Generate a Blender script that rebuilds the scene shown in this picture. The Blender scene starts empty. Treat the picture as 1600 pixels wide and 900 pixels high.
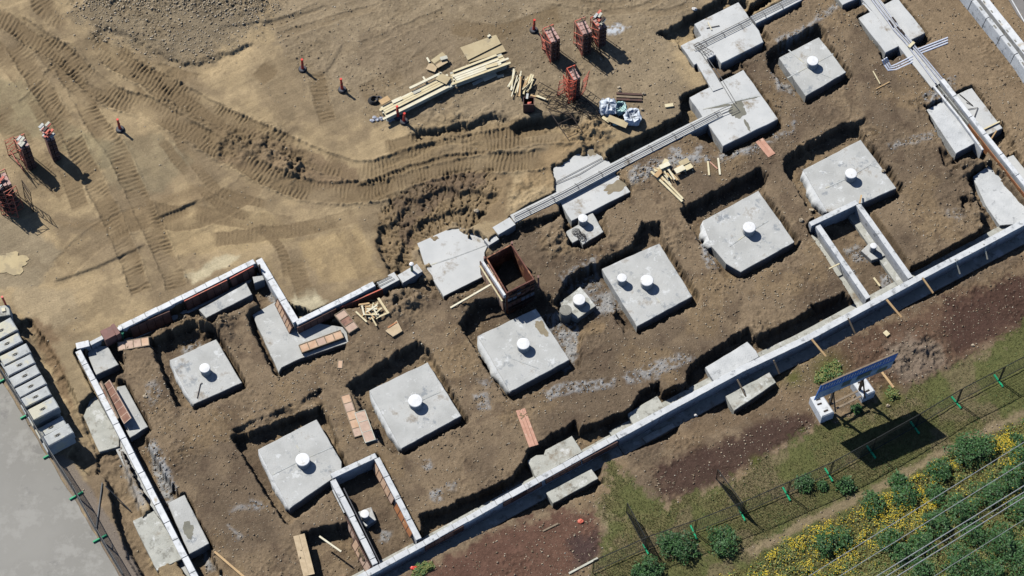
import bpy, math, random
import numpy as np
from mathutils import Vector, Matrix, noise as mnoise
random.seed(7); np.random.seed(7)
R = math.radians
S = bpy.context.scene
COL = S.collection

# ------------------------------------------------------------------ camera
FPX, TILT, SC = 3600.0, R(28.5), 30.0
DIST = FPX / SC
CAM = Vector((0, -DIST * math.sin(TILT), DIST * math.cos(TILT)))
cd = bpy.data.cameras.new('camera'); cam = bpy.data.objects.new('camera', cd); COL.objects.link(cam)
cam.location = CAM; cam.rotation_euler = (TILT, 0, 0)
cd.lens = FPX / 1600 * 36; cd.sensor_width = 36; cd.clip_start = 1; cd.clip_end = 3000
S.camera = cam
RIGHT = Vector((1, 0, 0)); UP = Vector((0, math.cos(TILT), math.sin(TILT))); FWD = Vector((0, math.sin(TILT), -math.cos(TILT)))

def W(px, py, z=0.0):
    """point of the site seen at photo position px,py and lying at height z"""
    d = FWD + RIGHT * ((px - 800) / FPX) + UP * ((450 - py) / FPX)
    t = (z - CAM.z) / d.z
    return CAM + d * t
# ------------------------------------------------------------------ light
w = bpy.data.worlds.new('World'); S.world = w; w.use_nodes = True
nt = w.node_tree; nt.nodes.clear()
SUN_EL = R(49); SH = Vector((.75, -.66, 0)).normalized()      # horizontal direction shadows fall
sky = nt.nodes.new('ShaderNodeTexSky'); sky.sky_type = 'NISHITA'; sky.sun_disc = False
sky.air_density = .35; sky.dust_density = .1; sky.ozone_density = 1.5; sky.sun_elevation = SUN_EL; sky.sun_rotation = math.atan2(-SH.x, -SH.y)
bg = nt.nodes.new('ShaderNodeBackground'); bg.inputs[1].default_value = 0.145
out = nt.nodes.new('ShaderNodeOutputWorld')
nt.links.new(sky.outputs[0], bg.inputs[0]); nt.links.new(bg.outputs[0], out.inputs[0])
sl = bpy.data.lights.new('sun', 'SUN'); sl.energy = 5.0; sl.angle = R(.5); sl.color = (1, .975, .93)
so = bpy.data.objects.new('sun', sl); COL.objects.link(so)
so.rotation_euler = Vector((SH.x * math.cos(SUN_EL), SH.y * math.cos(SUN_EL), -math.sin(SUN_EL))).to_track_quat('-Z', 'Y').to_euler()
vs = S.view_settings; vs.view_transform = 'Standard'; vs.look = 'None'; vs.gamma = 1; vs.exposure = -0.09; vs.use_curve_mapping = False
S.cycles.diffuse_bounces = 0; S.cycles.max_bounces = 6

# ------------------------------------------------------------------ materials
def lin(c):
    c = c / 255.0
    return c / 12.92 if c <= .04045 else ((c + .055) / 1.055) ** 2.4
def rgb(r, g, b): return (lin(r), lin(g), lin(b), 1)
MATS = {}
def mat(name, c1, c2=None, scale=3.0, rough=.85, bump=.0, bscale=20.0, spots=None, spot_scale=2.0, spot_at=.62, metal=0, detail=6, spots2=None, spot2_scale=5, spot2_at=.66, dirt=0):
    m = bpy.data.materials.new(name); m.use_nodes = True; n = m.node_tree; b = n.nodes['Principled BSDF']
    g = n.nodes.new('ShaderNodeNewGeometry')
    def noi(s, det=detail, r=.6):
        t = n.nodes.new('ShaderNodeTexNoise'); t.inputs['Scale'].default_value = s; t.inputs['Detail'].default_value = det
        t.inputs['Roughness'].default_value = r; n.links.new(g.outputs['Position'], t.inputs['Vector']); return t
    def ramp(t, lo, hi):
        r = n.nodes.new('ShaderNodeMapRange'); r.inputs[1].default_value = lo; r.inputs[2].default_value = hi
        n.links.new(t.outputs['Fac'], r.inputs[0]); return r
    def mix(a, bcol, f):
        x = n.nodes.new('ShaderNodeMix'); x.data_type = 'RGBA'
        n.links.new(f, x.inputs[0])
        if isinstance(a, tuple): x.inputs[6].default_value = a
        else: n.links.new(a, x.inputs[6])
        x.inputs[7].default_value = bcol
        return x.outputs[2]
    c2 = c2 or c1
    cur = mix(c1, c2, ramp(noi(scale), .35, .65).outputs[0])
    if spots:
        cur = mix(cur, spots, ramp(noi(spot_scale, 8, .7), spot_at - .03, spot_at + .05).outputs[0])
    if spots2:
        cur = mix(cur, spots2, ramp(noi(spot2_scale, 8, .7), spot2_at - .02, spot2_at + .05).outputs[0])
    if dirt:
        cur = mix(cur, rgb(132, 116, 94), ramp(noi(.9, 10, .72), .56 - .04 * dirt, .72 - .04 * dirt).outputs[0])
        cur = mix(cur, rgb(120, 122, 122), ramp(noi(6.5, 8, .8), .60, .76).outputs[0])
    n.links.new(cur, b.inputs['Base Color'])
    b.inputs['Roughness'].default_value = rough; b.inputs['Metallic'].default_value = metal
    if bump:
        bp = n.nodes.new('ShaderNodeBump'); bp.inputs['Strength'].default_value = bump; bp.inputs['Distance'].default_value = .05
        n.links.new(noi(bscale, 5).outputs['Fac'], bp.inputs['Height']); n.links.new(bp.outputs[0], b.inputs['Normal'])
    MATS[name] = m; return m
mat('pad_concrete', rgb(178, 178, 173), rgb(197, 197, 192), .9, .85, .35, 14, rgb(148, 152, 154), 1.5, .60, spots2=rgb(212, 213, 210), spot2_scale=2.0, spot2_at=.60, dirt=-.4)
mat('white_dust', rgb(214, 215, 213), rgb(192, 194, 193), 1.2, .9, .4, 12, rgb(168, 170, 170), 2.2, .60)
mat('damp_concrete', rgb(134, 131, 116), rgb(118, 116, 104), 3, .8, .2, 15)
mat('mud_stain', rgb(152, 140, 116), rgb(136, 124, 102), 4, .9, .2, 15)
mat('pad_concrete_smooth', rgb(194, 195, 192), rgb(208, 208, 204), .8, .85, .15, 18, rgb(170, 170, 168), 1.1, .66, spots2=rgb(180, 172, 150), spot2_scale=.9, spot2_at=.64, dirt=.3)
mat('old_concrete', rgb(192, 191, 180), rgb(172, 172, 162), 1.6, .9, .3, 14, rgb(144, 142, 132), 2.2, .58, dirt=.4, spots2=rgb(210, 210, 204), spot2_scale=1.5, spot2_at=.57)
mat('block_concrete', rgb(196, 198, 194), rgb(176, 178, 175), 2.2, .9, .35, 16, rgb(140, 142, 138), 3.0, .63, spots2=rgb(205, 200, 178), spot2_scale=.7, spot2_at=.55)
mat('wall_concrete', rgb(216, 217, 215), rgb(196, 198, 198), 2.4, .85, .2, 16, rgb(150, 152, 152), 3.0, .58)
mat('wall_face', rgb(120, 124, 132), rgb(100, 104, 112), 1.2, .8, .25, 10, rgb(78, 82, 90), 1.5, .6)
mat('foam_white', rgb(228, 229, 228), rgb(208, 210, 210), 3, .75, .08, 25, rgb(178, 180, 178), 3, .58, spots2=rgb(188, 178, 158), spot2_scale=2.2, spot2_at=.62)
mat('pipe_white', rgb(238, 238, 236), rgb(222, 222, 220), 4, .5, .05, 20, rgb(206, 202, 192), 3.5, .62)
mat('pipe_side', rgb(206, 206, 200), rgb(186, 186, 180), 4, .7, .1, 20)
mat('grey_bucket', rgb(150, 148, 138), rgb(130, 128, 118), 3, .8, .3, 12, rgb(170, 168, 158), 3, .6)
mat('dark_water', rgb(70, 80, 88), rgb(58, 66, 72), 2, .2)
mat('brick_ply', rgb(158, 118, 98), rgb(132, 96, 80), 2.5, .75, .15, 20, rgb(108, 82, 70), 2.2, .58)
mat('brick_ply_light', rgb(214, 182, 152), rgb(198, 160, 128), 2.5, .75, .15, 20, rgb(190, 150, 122), 2.2, .62)
mat('brick_ply_pale', rgb(206, 178, 156), rgb(188, 160, 140), 2.5, .75, .15, 20, rgb(170, 140, 122), 2.2, .6)
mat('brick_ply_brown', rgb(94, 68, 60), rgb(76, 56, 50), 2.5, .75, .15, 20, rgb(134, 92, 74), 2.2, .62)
mat('ply_orange', rgb(190, 130, 84), rgb(160, 104, 70), 1.6, .7, .15, 16, rgb(206, 178, 140), 1.8, .6)
mat('red_steel', rgb(214, 104, 80), rgb(178, 86, 66), 4, .6, .1, 20, rgb(186, 128, 108), 4, .50)
mat('orange_steel', rgb(222, 104, 76), rgb(196, 84, 62), 4, .6, .1, 20)
mat('box_ply', rgb(128, 78, 60), rgb(92, 56, 46), 1.5, .7, .15, 16, rgb(176, 124, 88), 1.8, .55)
mat('pale_red_steel', rgb(214, 120, 100), rgb(186, 92, 76), 4, .65, .1, 20)
mat('dark_steel', rgb(62, 50, 42), rgb(48, 40, 36), 4, .55, .1, 20, metal=.3)
mat('brown_panel', rgb(146, 108, 98), rgb(122, 90, 82), 2, .75, .1, 15, rgb(140, 112, 104), 2, .6)
mat('pink_panel', rgb(200, 164, 154), rgb(176, 142, 132), 2, .75, .1, 15)
mat('board_pink', rgb(206, 158, 134), rgb(188, 140, 116), 4, .8, .1, 25, rgb(212, 182, 158), 5, .6)
mat('board_beige', rgb(204, 182, 148), rgb(186, 164, 130), 4, .8, .1, 25, rgb(160, 138, 112), 5, .64)
mat('lumber', rgb(226, 214, 176), rgb(212, 194, 152), 2, .75, .1, 20)
mat('lumber_pale', rgb(232, 226, 200), rgb(222, 210, 178), 2, .75, .1, 20)
mat('lumber_grey', rgb(204, 202, 186), rgb(186, 182, 164), 2, .75, .1, 20)
mat('lumber_tan', rgb(204, 172, 124), rgb(184, 150, 108), 2, .75, .1, 20)
mat('sheet_ply', rgb(196, 180, 142), rgb(180, 162, 126), 1.5, .8, .1, 15, rgb(164, 150, 122), 1.4, .6)
mat('wire_rod', rgb(104, 102, 98), rgb(84, 82, 80), 6, .5, 0, metal=.4)
mat('rod_on_beam', rgb(128, 126, 122), rgb(110, 108, 104), 6, .6, 0, metal=.2)
mat('conduit_grey', rgb(176, 180, 190), rgb(150, 154, 166), 5, .4, 0)
mat('conduit_white', rgb(222, 226, 236), rgb(200, 206, 220), 5, .35, 0)
mat('red_plastic', rgb(240, 84, 70), rgb(222, 66, 54), 4, .45, 0)
mat('rubber', rgb(56, 56, 58), rgb(44, 44, 46), 4, .8, .2, 20)
mat('rubber_grey', rgb(92, 92, 96), rgb(76, 76, 80), 4, .8, .2, 20)
mat('green_plastic', rgb(34, 178, 120), rgb(28, 158, 108), 4, .5, 0)
mat('green_pipe', rgb(24, 110, 84), rgb(20, 92, 70), 4, .45, 0)
mat('fence_steel', rgb(86, 88, 90), rgb(70, 72, 74), 4, .5, 0, metal=.5)
mat('fence_dark', rgb(46, 48, 46), rgb(38, 40, 38), 4, .6, 0, metal=.2)
mat('cable', rgb(176, 180, 180), rgb(150, 154, 154), 4, .4, 0, metal=.3)
mat('bag_white', rgb(224, 230, 236), rgb(196, 206, 216), 4, .6, .5, 8, rgb(160, 176, 192), 3, .62)
mat('bag_mint', rgb(206, 234, 230), rgb(160, 206, 198), 4, .6, .5, 8, rgb(96, 176, 156), 3, .64)
mat('sign_blue', rgb(92, 156, 236), rgb(78, 140, 222), 3, .5, 0, spots=rgb(110, 170, 240), spot_scale=3, spot_at=.65)
mat('sign_sky', rgb(176, 208, 230), rgb(150, 188, 216), 1.2, .5, 0, spots=rgb(112, 152, 186), spot_scale=1.5, spot_at=.55)
mat('sign_pic', rgb(62, 92, 112), rgb(80, 116, 112), 3, .5, 0)
mat('sign_white', rgb(244, 248, 250), rgb(236, 240, 246), 3, .5, 0)
mat('weathered_wood', rgb(150, 134, 112), rgb(132, 116, 96), 4, .85, .1, 20)
mat('asphalt', rgb(153, 150, 142), rgb(143, 140, 132), .25, .9, .25, 40, rgb(160, 157, 149), .5, .52, spots2=rgb(136, 133, 127), spot2_scale=.6, spot2_at=.60)
mat('paving', rgb(142, 138, 134), rgb(126, 122, 118), 1, .9, .25, 20)
mat('puddle_mud', rgb(188, 168, 122), rgb(176, 156, 112), 1.5, .3, 0, spots=rgb(160, 142, 104), spot_scale=1.6, spot_at=.52)
mat('leaf_dark', rgb(46, 80, 40), rgb(62, 98, 48), 4, .6, 0)
mat('leaf_mid', rgb(58, 100, 48), rgb(76, 116, 54), 4, .6, 0)
mat('leaf_olive', rgb(110, 116, 58), rgb(130, 130, 70), 4, .7, 0)
mat('grass_blade', rgb(112, 112, 66), rgb(134, 128, 84), 1.5, .8, 0)
mat('flower_yellow', rgb(232, 204, 48), rgb(214, 182, 40), 3, .6, 0)
mat('bark', rgb(86, 70, 52), rgb(66, 54, 42), 4, .9, 0)
mat('stone', rgb(196, 180, 152), rgb(150, 134, 112), 8, .9, 0, spots=rgb(206, 200, 186), spot_scale=5, spot_at=.6)
mat('clod', rgb(138, 120, 96), rgb(118, 102, 82), 5, .95, .2, 20)
mat('rubble', rgb(166, 167, 166), rgb(146, 147, 146), 4, .9, .3, 12)
mat('paper', rgb(226, 222, 214), rgb(210, 204, 196), 6, .8, 0)

# ------------------------------------------------------------------ helpers
class MB:
    def __init__(s): s.v = []; s.f = []; s.m = []
    def add(s, vs, fs, mi=0):
        o = len(s.v); s.v += [tuple(p) for p in vs]; s.f += [tuple(i + o for i in f) for f in fs]; s.m += [mi] * len(fs)
    def prism(s, pts, zt, zb, ch=0.0, mi=0, jit=0):
        """pts: list of (x,y); chamfered top"""
        a = sum(pts[i][0] * pts[(i + 1) % len(pts)][1] - pts[(i + 1) % len(pts)][0] * pts[i][1] for i in range(len(pts)))
        if a < 0: pts = pts[::-1]
        if jit:
            q = []
            for i in range(len(pts)):
                p0, p1 = pts[i], pts[(i + 1) % len(pts)]
                L = math.hypot(p1[0] - p0[0], p1[1] - p0[1]); k = max(1, int(L / .35))
                for j in range(k):
                    t = j / k; q.append((p0[0] + (p1[0] - p0[0]) * t + random.uniform(-jit, jit), p0[1] + (p1[1] - p0[1]) * t + random.uniform(-jit, jit)))
            pts = q
        n = len(pts)
        def inset(d):
            r = []
            for i in range(n):
                p, q_, t = pts[i - 1], pts[i], pts[(i + 1) % n]
                e1 = Vector((q_[0] - p[0], q_[1] - p[1])).normalized(); e2 = Vector((t[0] - q_[0], t[1] - q_[1])).normalized()
                n1 = Vector((-e1.y, e1.x)); n2 = Vector((-e2.y, e2.x)); m = (n1 + n2)
                m = m / max(.3, m.dot(m) / 2) if m.length > 1e-5 else n1
                r.append((q_[0] + m.x * d, q_[1] + m.y * d))
            return r
        rings = [[(x, y, zb) for x, y in pts]]
        if ch: rings.append([(x, y, zt - ch) for x, y in pts]); rings.append([(x, y, zt) for x, y in inset(ch)])
        else: rings.append([(x, y, zt) for x, y in pts])
        vs = [v for r in rings for v in r]; fs = []
        for k in range(len(rings) - 1):
            for i in range(n):
                j = (i + 1) % n; fs.append((k * n + i, k * n + j, (k + 1) * n + j, (k + 1) * n + i))
        fs.append(tuple(range((len(rings) - 1) * n, len(rings) * n))); fs.append(tuple(reversed(range(n))))
        s.add(vs, fs, mi)
    def bar(s, p0, p1, wd, ht, up=Vector((0, 0, 1)), mi=0):
        p0, p1 = Vector(p0), Vector(p1); d = (p1 - p0)
        if d.length < 1e-6: return
        d.normalize(); r = d.cross(up)
        if r.length < 1e-4: r = d.cross(Vector((1, 0, 0)))
        r.normalize(); u = r.cross(d)
        vs = []
        for p in (p0, p1):
            for a, b in ((-1, -1), (1, -1), (1, 1), (-1, 1)): vs.append(p + r * a * wd / 2 + u * b * ht / 2)
        s.add(vs, [(0, 1, 2, 3), (7, 6, 5, 4), (0, 4, 5, 1), (1, 5, 6, 2), (2, 6, 7, 3), (3, 7, 4, 0)], mi)
    def tube(s, pts, r, n=8, mi=0, caps=True):
        pts = [Vector(p) for p in pts]; rs = r if isinstance(r, (list, tuple)) else [r] * len(pts)
        vs = []
        ref = None
        for i, p in enumerate(pts):
            d = (pts[min(i + 1, len(pts) - 1)] - pts[max(i - 1, 0)]).normalized()
            if ref is None: ref = Vector((0, 0, 1)) if abs(d.z) < .9 else Vector((1, 0, 0))
            a = d.cross(ref).normalized(); b = d.cross(a)
            for k in range(n):
                t = 2 * math.pi * k / n; vs.append(p + (a * math.cos(t) + b * math.sin(t)) * rs[i])
        fs = []
        for i in range(len(pts) - 1):
            for k in range(n):
                j = (k + 1) % n; fs.append((i * n + k, i * n + j, (i + 1) * n + j, (i + 1) * n + k))
        if caps: fs.append(tuple(reversed(range(n)))); fs.append(tuple(range((len(pts) - 1) * n, len(pts) * n)))
        s.add(vs, fs, mi)
    def lathe(s, prof, c, n=24, mi=0):
        """prof: (r,z) from bottom to top about the vertical through c"""
        vs = []
        for r, z in prof:
            for k in range(n):
                t = 2 * math.pi * k / n; vs.append((c[0] + r * math.cos(t), c[1] + r * math.sin(t), c[2] + z))
        fs = []
        for i in range(len(prof) - 1):
            for k in range(n):
                j = (k + 1) % n; fs.append((i * n + k, i * n + j, (i + 1) * n + j, (i + 1) * n + k))
        fs.append(tuple(range((len(prof) - 1) * n, len(prof) * n))); fs.append(tuple(reversed(range(n))))
        s.add(vs, fs, mi)
    def blob(s, c, rx, ry, rz, amp=.25, seg=8, ring=6, seed=0, mi=0, fr=2.0):
        vs = [Vector((0, 0, 1))]; 
        for i in range(1, ring):
            a = math.pi * i / ring
            for k in range(seg):
                b = 2 * math.pi * k / seg; vs.append(Vector((math.sin(a) * math.cos(b), math.sin(a) * math.sin(b), math.cos(a))))
        vs.append(Vector((0, 0, -1)))
        o = []
        for v in vs:
            k = 1 + amp * mnoise.noise(v * fr + Vector((seed * 3.1, seed * 1.7, seed)))*2
            o.append((c[0] + v.x * rx * k, c[1] + v.y * ry * k, c[2] + v.z * rz * k))
        fs = [(0, 1 + k, 1 + (k + 1) % seg) for k in range(seg)]
        for i in range(ring - 2):
            for k in range(seg):
                a = 1 + i * seg + k; b = 1 + i * seg + (k + 1) % seg; fs.append((a, a + seg, b + seg, b))
        l = len(vs) - 1
        for k in range(seg): fs.append((l, 1 + (ring - 2) * seg + (k + 1) % seg, 1 + (ring - 2) * seg + k))
        s.add(o, fs, mi)
def setp(o, label=None, cat=None, group=None, kind=None):
    if label: o['label'] = label
    if cat: o['category'] = cat
    if group: o['group'] = group
    if kind: o['kind'] = kind
    return o
def obj(name, mb, mats, parent=None, label=None, cat=None, group=None, kind=None, smooth=False, origin=None):
    if isinstance(mats, str): mats = [mats]
    xs = [v[0] for v in mb.v]; ys = [v[1] for v in mb.v]; zs = [v[2] for v in mb.v]
    c = origin or ((min(xs) + max(xs)) / 2, (min(ys) + max(ys)) / 2, min(zs))
    me = bpy.data.meshes.new(name)
    me.from_pydata([(v[0] - c[0], v[1] - c[1], v[2] - c[2]) for v in mb.v], [], mb.f)
    for m in mats: me.materials.append(MATS[m])
    if len(mats) > 1: me.polygons.foreach_set('material_index', mb.m)
    if smooth: me.polygons.foreach_set('use_smooth', [True] * len(me.polygons))
    o = bpy.data.objects.new(name, me); COL.objects.link(o)
    if parent is not None:
        o.parent = parent
        pl = Vector(parent['_w']) if '_w' in parent else parent.location
        o.location = Vector(c) - pl; o['_w'] = list(c)
    else: o.location = c; o['_w'] = list(c)
    return setp(o, label, cat, group, kind)
def thing(name, label, cat, loc=(0, 0, 0), group=None):
    o = bpy.data.objects.new(name, None); COL.objects.link(o); o.location = loc; o['_w'] = list(loc); o.empty_display_size = .3
    return setp(o, label, cat, group)
def tree_of(root): return [c for c in root.children]
def dup(root, loc, rz=0.0, label=None, group=None, rx=0.0, ry=0.0):
    r = root.copy(); COL.objects.link(r); r.location = loc; r.rotation_euler = (rx, ry, rz)
    if label: r['label'] = label
    if group: r['group'] = group
    for ch in list(root.children):
        c = ch.copy(); COL.objects.link(c); c.parent = r
        for g in list(ch.children):
            d = g.copy(); COL.objects.link(d); d.parent = c
    return r
def P2(pts, z): return [(W(x, y, z).x, W(x, y, z).y) for x, y in pts]
def cen(pts, z):
    q = P2(pts, z); return (sum(p[0] for p in q) / len(q), sum(p[1] for p in q) / len(q), z)
Z0 = -.85          # bottom of the excavation

# ------------------------------------------------------------------ footing pads: corners of the top in the photo, height, look
ZT = -.15
PADS = [
 ([(1217, 90), (1280, 58), (1322, 113), (1259, 150)], ZT, 'square grey pad with one white-capped stub, farthest upper right of the capped pads', 'pad_concrete', [[(1232, 78), (1256, 98)], [(1275, 112), (1300, 122)], [(1230, 122), (1262, 105), (1302, 84)]], 0),
 ([(1255, 265), (1345, 218), (1401, 294), (1309, 334), (1292, 330)], ZT, 'square grey pad with rough poured edge beside the upper open wall box', 'pad_concrete', [[(1290, 294), (1325, 278), (1360, 257), (1372, 262)]], 7),
 ([(1098, 345), (1185, 298), (1242, 378), (1158, 425), (1135, 412), (1112, 385)], ZT, 'square grey pad with white spill lines, right of the pad with two stubs', 'pad_concrete', [[(1140, 385), (1172, 362), (1200, 345)]], 8),
 ([(940, 420), (1030, 380), (1082, 463), (995, 510)], ZT, 'square grey pad carrying two white-capped stubs side by side', 'pad_concrete', [[(1012, 450), (1036, 478)]], 0),
 ([(746, 525), (837, 482), (890, 562), (797, 612)], ZT, 'square grey pad just below the tall brown column formwork box', 'pad_concrete', [[(800, 560), (840, 575)]], 5),
 ([(577, 610), (668, 566), (721, 650), (627, 701)], ZT, 'square grey pad with one stub, between two ply strips and central soil', 'pad_concrete', [[(652, 628), (688, 612)]], 3),
 ([(403, 702), (495, 655), (534, 722), (534, 738), (452, 795)], ZT, 'square grey pad whose right corner touches the lower open wall box', 'pad_concrete', [[(425, 742), (465, 722), (520, 698)], [(455, 680), (468, 705)]], 4),
 ([(265, 563), (338, 530), (378, 598), (302, 632)], -.22, 'smallest capped grey pad, near the upper left corner of the site', 'pad_concrete', [], 2)]
OP = [
 ([(1077, 152), (1162, 109), (1216, 186), (1130, 228)], -.02, 'pale pad where two conduit beams meet in a dark wet patch', 'pad_concrete_smooth', [[(1098, 171), (1140, 160), (1185, 150)]]),
 ([(1085, 37), (1154, 3), (1170, 26), (1186, 48), (1193, 66), (1127, 99), (1118, 86), (1103, 93), (1085, 101), (1064, 71), (1096, 55)], 0.02, 'stepped pale pad with rebar rods across it at the top of the site', 'pad_concrete_smooth', []),
 ([(1341, 28), (1402, -4), (1446, 51), (1421, 64), (1408, 70), (1384, 82)], 0.0, 'pale pad under grey conduits at the top right', 'pad_concrete_smooth', []),
 ([(1290, -28), (1338, -34), (1347, -6), (1317, 8)], 0.0, 'pale pad cut by the top edge of the photo', 'pad_concrete_smooth', []),
 ([(1448, 171), (1476, 157), (1527, 222), (1494, 240)], -.15, 'pale whitewashed pad left of the right-hand wall', 'white_dust', []),
 ([(1494, 148), (1518, 137), (1567, 200), (1535, 216)], -.15, 'grey pad with bent rebar right of the right-hand wall', 'pad_concrete_smooth', []),
 ([(1520, 276), (1545, 258), (1612, 330), (1600, 350), (1562, 352), (1540, 320)], -.45, 'wide whitewashed footing in the inner right corner of the walls', 'white_dust', []),
 ([(1574, 246), (1584, 242), (1625, 295), (1600, 302)], -.3, 'small grey pad outside the right-hand wall near the photo edge', 'pad_concrete_smooth', []),
 ([(652, 380), (671, 371), (712, 353), (736, 360), (765, 378), (757, 395), (759, 430), (693, 463), (666, 420)], -.45, 'big pale pad left of the tall column formwork box', 'pad_concrete_smooth', [[(667, 416), (715, 400), (760, 383)]]),
 ([(865, 262), (928, 225), (952, 252), (985, 300), (925, 330), (893, 345), (876, 318), (865, 300)], -.2, 'large pale pad with muddy stains under the conduit beam', 'pad_concrete_smooth', []),
 ([(884, 362), (905, 350), (925, 330), (943, 362), (911, 382), (905, 374), (894, 380)], -.3, 'small pale step pad with a rebar coil on it', 'pad_concrete', []),
 ([(875, 472), (907, 448), (932, 478), (902, 498), (882, 490)], -.4, 'small tilted square plinth between two bigger pads', 'old_concrete', []),
 ([(394, 492), (432, 470), (470, 500), (540, 512), (545, 535), (470, 560), (440, 574), (436, 582)], -.45, 'L-shaped grey pad beneath the inward corner of the white wall', 'pad_concrete', []),
 ([(311, 484), (385, 442), (394, 460), (322, 497)], -.2, 'long grey pad strip under the upper left wall panels', 'pad_concrete', []),
 ([(395, 432), (410, 430), (413, 437), (397, 443)], -.1, 'tiny grey block inside the peak corner of the wall', 'pad_concrete', []),
 ([(136, 552), (148, 540), (168, 540), (185, 570), (150, 586)], -.25, 'grey corner pad at the left corner of the walls', 'pad_concrete', []),
 ([(183, 604), (196, 602), (231, 667), (203, 684), (180, 640)], -.35, 'narrow grey pad right of the left wall beside leaning panels', 'pad_concrete', []),
 ([(130, 650), (142, 622), (150, 618), (186, 682), (186, 698), (155, 706)], -.4, 'grey pad left of the left wall beside the block row', 'old_concrete', []),
 ([(207, 814), (241, 798), (300, 885), (284, 874), (245, 892)], -.15, 'pale stained pad left of the left wall near the bottom', 'old_concrete', []),
 ([(262, 786), (288, 773), (327, 849), (296, 866)], -.15, 'grey pad right of the left wall with a brown puddle stain', 'pad_concrete', []),
 ([(824, 720), (838, 711), (850, 710), (852, 703), (894, 681), (910, 706), (838, 748)], -.35, 'stepped pale pad above the lower wall next to the pink plank', 'old_concrete', []),
 ([(853, 770), (924, 733), (935, 748), (864, 787)], -.3, 'pale pad strip below the lower wall near the pink plank', 'old_concrete', []),
 ([(980, 646), (1027, 618), (1042, 640), (990, 664)], -.4, 'small yellowish pad with a white bag beside the lower wall', 'old_concrete', []),
 ([(1003, 683), (1050, 660), (1056, 667), (1010, 692)], -.5, 'thin shaded pad strip below the middle of the lower wall', 'old_concrete', []),
 ([(1102, 574), (1168, 534), (1182, 549), (1186, 558), (1116, 596)], -.35, 'pale pad above the lower wall with a white dusting', 'white_dust', []),
 ([(1134, 619), (1202, 582), (1213, 598), (1147, 642)], -.25, 'big pale pad strip below the lower wall under a prop', 'old_concrete', []),
 ([(559, 800), (580, 792), (588, 812), (572, 823), (562, 815)], -.5, 'small plinth inside the lower open wall box', 'pad_concrete', []),
 ([(1346, 392), (1358, 380), (1378, 384), (1385, 398), (1372, 404), (1362, 407)], -.5, 'rough small plinth inside the upper open wall box', 'pad_concrete', []),
 ([(331, 905), (346, 898), (352, 915), (338, 920)], -.4, 'small grey block at the bottom edge by the timber strut', 'pad_concrete', []),
]
# ================================================================== GROUND
def vnoise(x, y, seed):
    rs = np.random.RandomState(seed); T = rs.rand(256, 256).astype(np.float32)
    xi = np.floor(x).astype(np.int64); yi = np.floor(y).astype(np.int64); fx = x - xi; fy = y - yi
    fx = fx * fx * (3 - 2 * fx); fy = fy * fy * (3 - 2 * fy)
    a = T[xi & 255, yi & 255]; b = T[(xi + 1) & 255, yi & 255]; c = T[xi & 255, (yi + 1) & 255]; d = T[(xi + 1) & 255, (yi + 1) & 255]
    return (a + (b - a) * fx) + ((c + (d - c) * fx) - (a + (b - a) * fx)) * fy
def fbm(x, y, f, seed, o=4, g=.5):
    s = 0; a = 1; t = 0
    for i in range(o):
        s = s + a * (vnoise(x * f + 13.7 * i, y * f + 7.3 * i, seed + i) * 2 - 1); t += a; a *= g; f *= 2.03
    return s / t
STEP = .052
XA = np.arange(-29.5, 29.5, STEP)
YA = np.arange(-17.6, 21.0, STEP)
def ext(a, n=14):
    r = [a[-1]]; st = .2
    for i in range(n): r.append(r[-1] + st); st *= 1.75
    l = [a[0]]; st = .2
    for i in range(n): l.append(l[-1] - st); st *= 1.75
    return np.concatenate([l[:0:-1], a, r[1:]])
XA = ext(XA); YA = ext(YA); NX, NY = len(XA), len(YA)
GX, GY = np.meshgrid(XA, YA); gx = GX.ravel(); gy = GY.ravel()
rx, ry, rz_ = gx - CAM.x, gy - CAM.y, -CAM.z
dd = np.maximum(ry * FWD.y + rz_ * FWD.z, 20)
U = 800 + FPX * rx / dd
V = 450 - FPX * (ry * UP.y + rz_ * UP.z) / dd
def sdist(poly, idx):
    u, v = U[idx], V[idx]; d = np.full(u.shape, 1e9); ins = np.zeros(u.shape, bool); n = len(poly)
    for i in range(n):
        x0, y0 = poly[i]; x1, y1 = poly[(i + 1) % n]
        ex, ey = x1 - x0, y1 - y0; L = ex * ex + ey * ey + 1e-9
        t = np.clip(((u - x0) * ex + (v - y0) * ey) / L, 0, 1)
        d = np.minimum(d, (u - x0 - t * ex) ** 2 + (v - y0 - t * ey) ** 2)
        c = ((y0 > v) != (y1 > v))
        with np.errstate(divide='ignore', invalid='ignore'):
            ins ^= c & (u < (x1 - x0) * (v - y0) / (y1 - y0 if y1 != y0 else 1e-9) + x0)
    d = np.sqrt(d); d[ins] *= -1
    return d
def region(poly, pad):
    xs = [p[0] for p in poly]; ys = [p[1] for p in poly]
    return np.nonzero((U > min(xs) - pad) & (U < max(xs) + pad) & (V > min(ys) - pad) & (V < max(ys) + pad))[0]
def sstep(x): x = np.clip(x, 0, 1); return x * x * (3 - 2 * x)
N1 = fbm(gx, gy, .5, 11, 4); N2 = fbm(gx, gy, 2.2, 31, 4); N3 = fbm(gx, gy, 7.0, 51, 3); NF = fbm(gx, gy, 14.0, 71, 1)
NR = 1 - 2 * np.abs(fbm(gx, gy, 2.8, 91, 4, .6))            # ridged
def mask(poly, feather=6, ragged=4):
    i = region(poly, feather + ragged + 4)
    d = sdist(poly, i) + N2[i] * ragged + N3[i] * ragged * .5
    w_ = np.zeros(gx.shape, np.float32); w_[i] = 1 - sstep((d + feather / 2) / max(feather, .1)); return w_
H = np.zeros(gx.shape); C = np.zeros((len(gx), 3))
def L3(r, g, b): return np.array([lin(r), lin(g), lin(b)])
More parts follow.
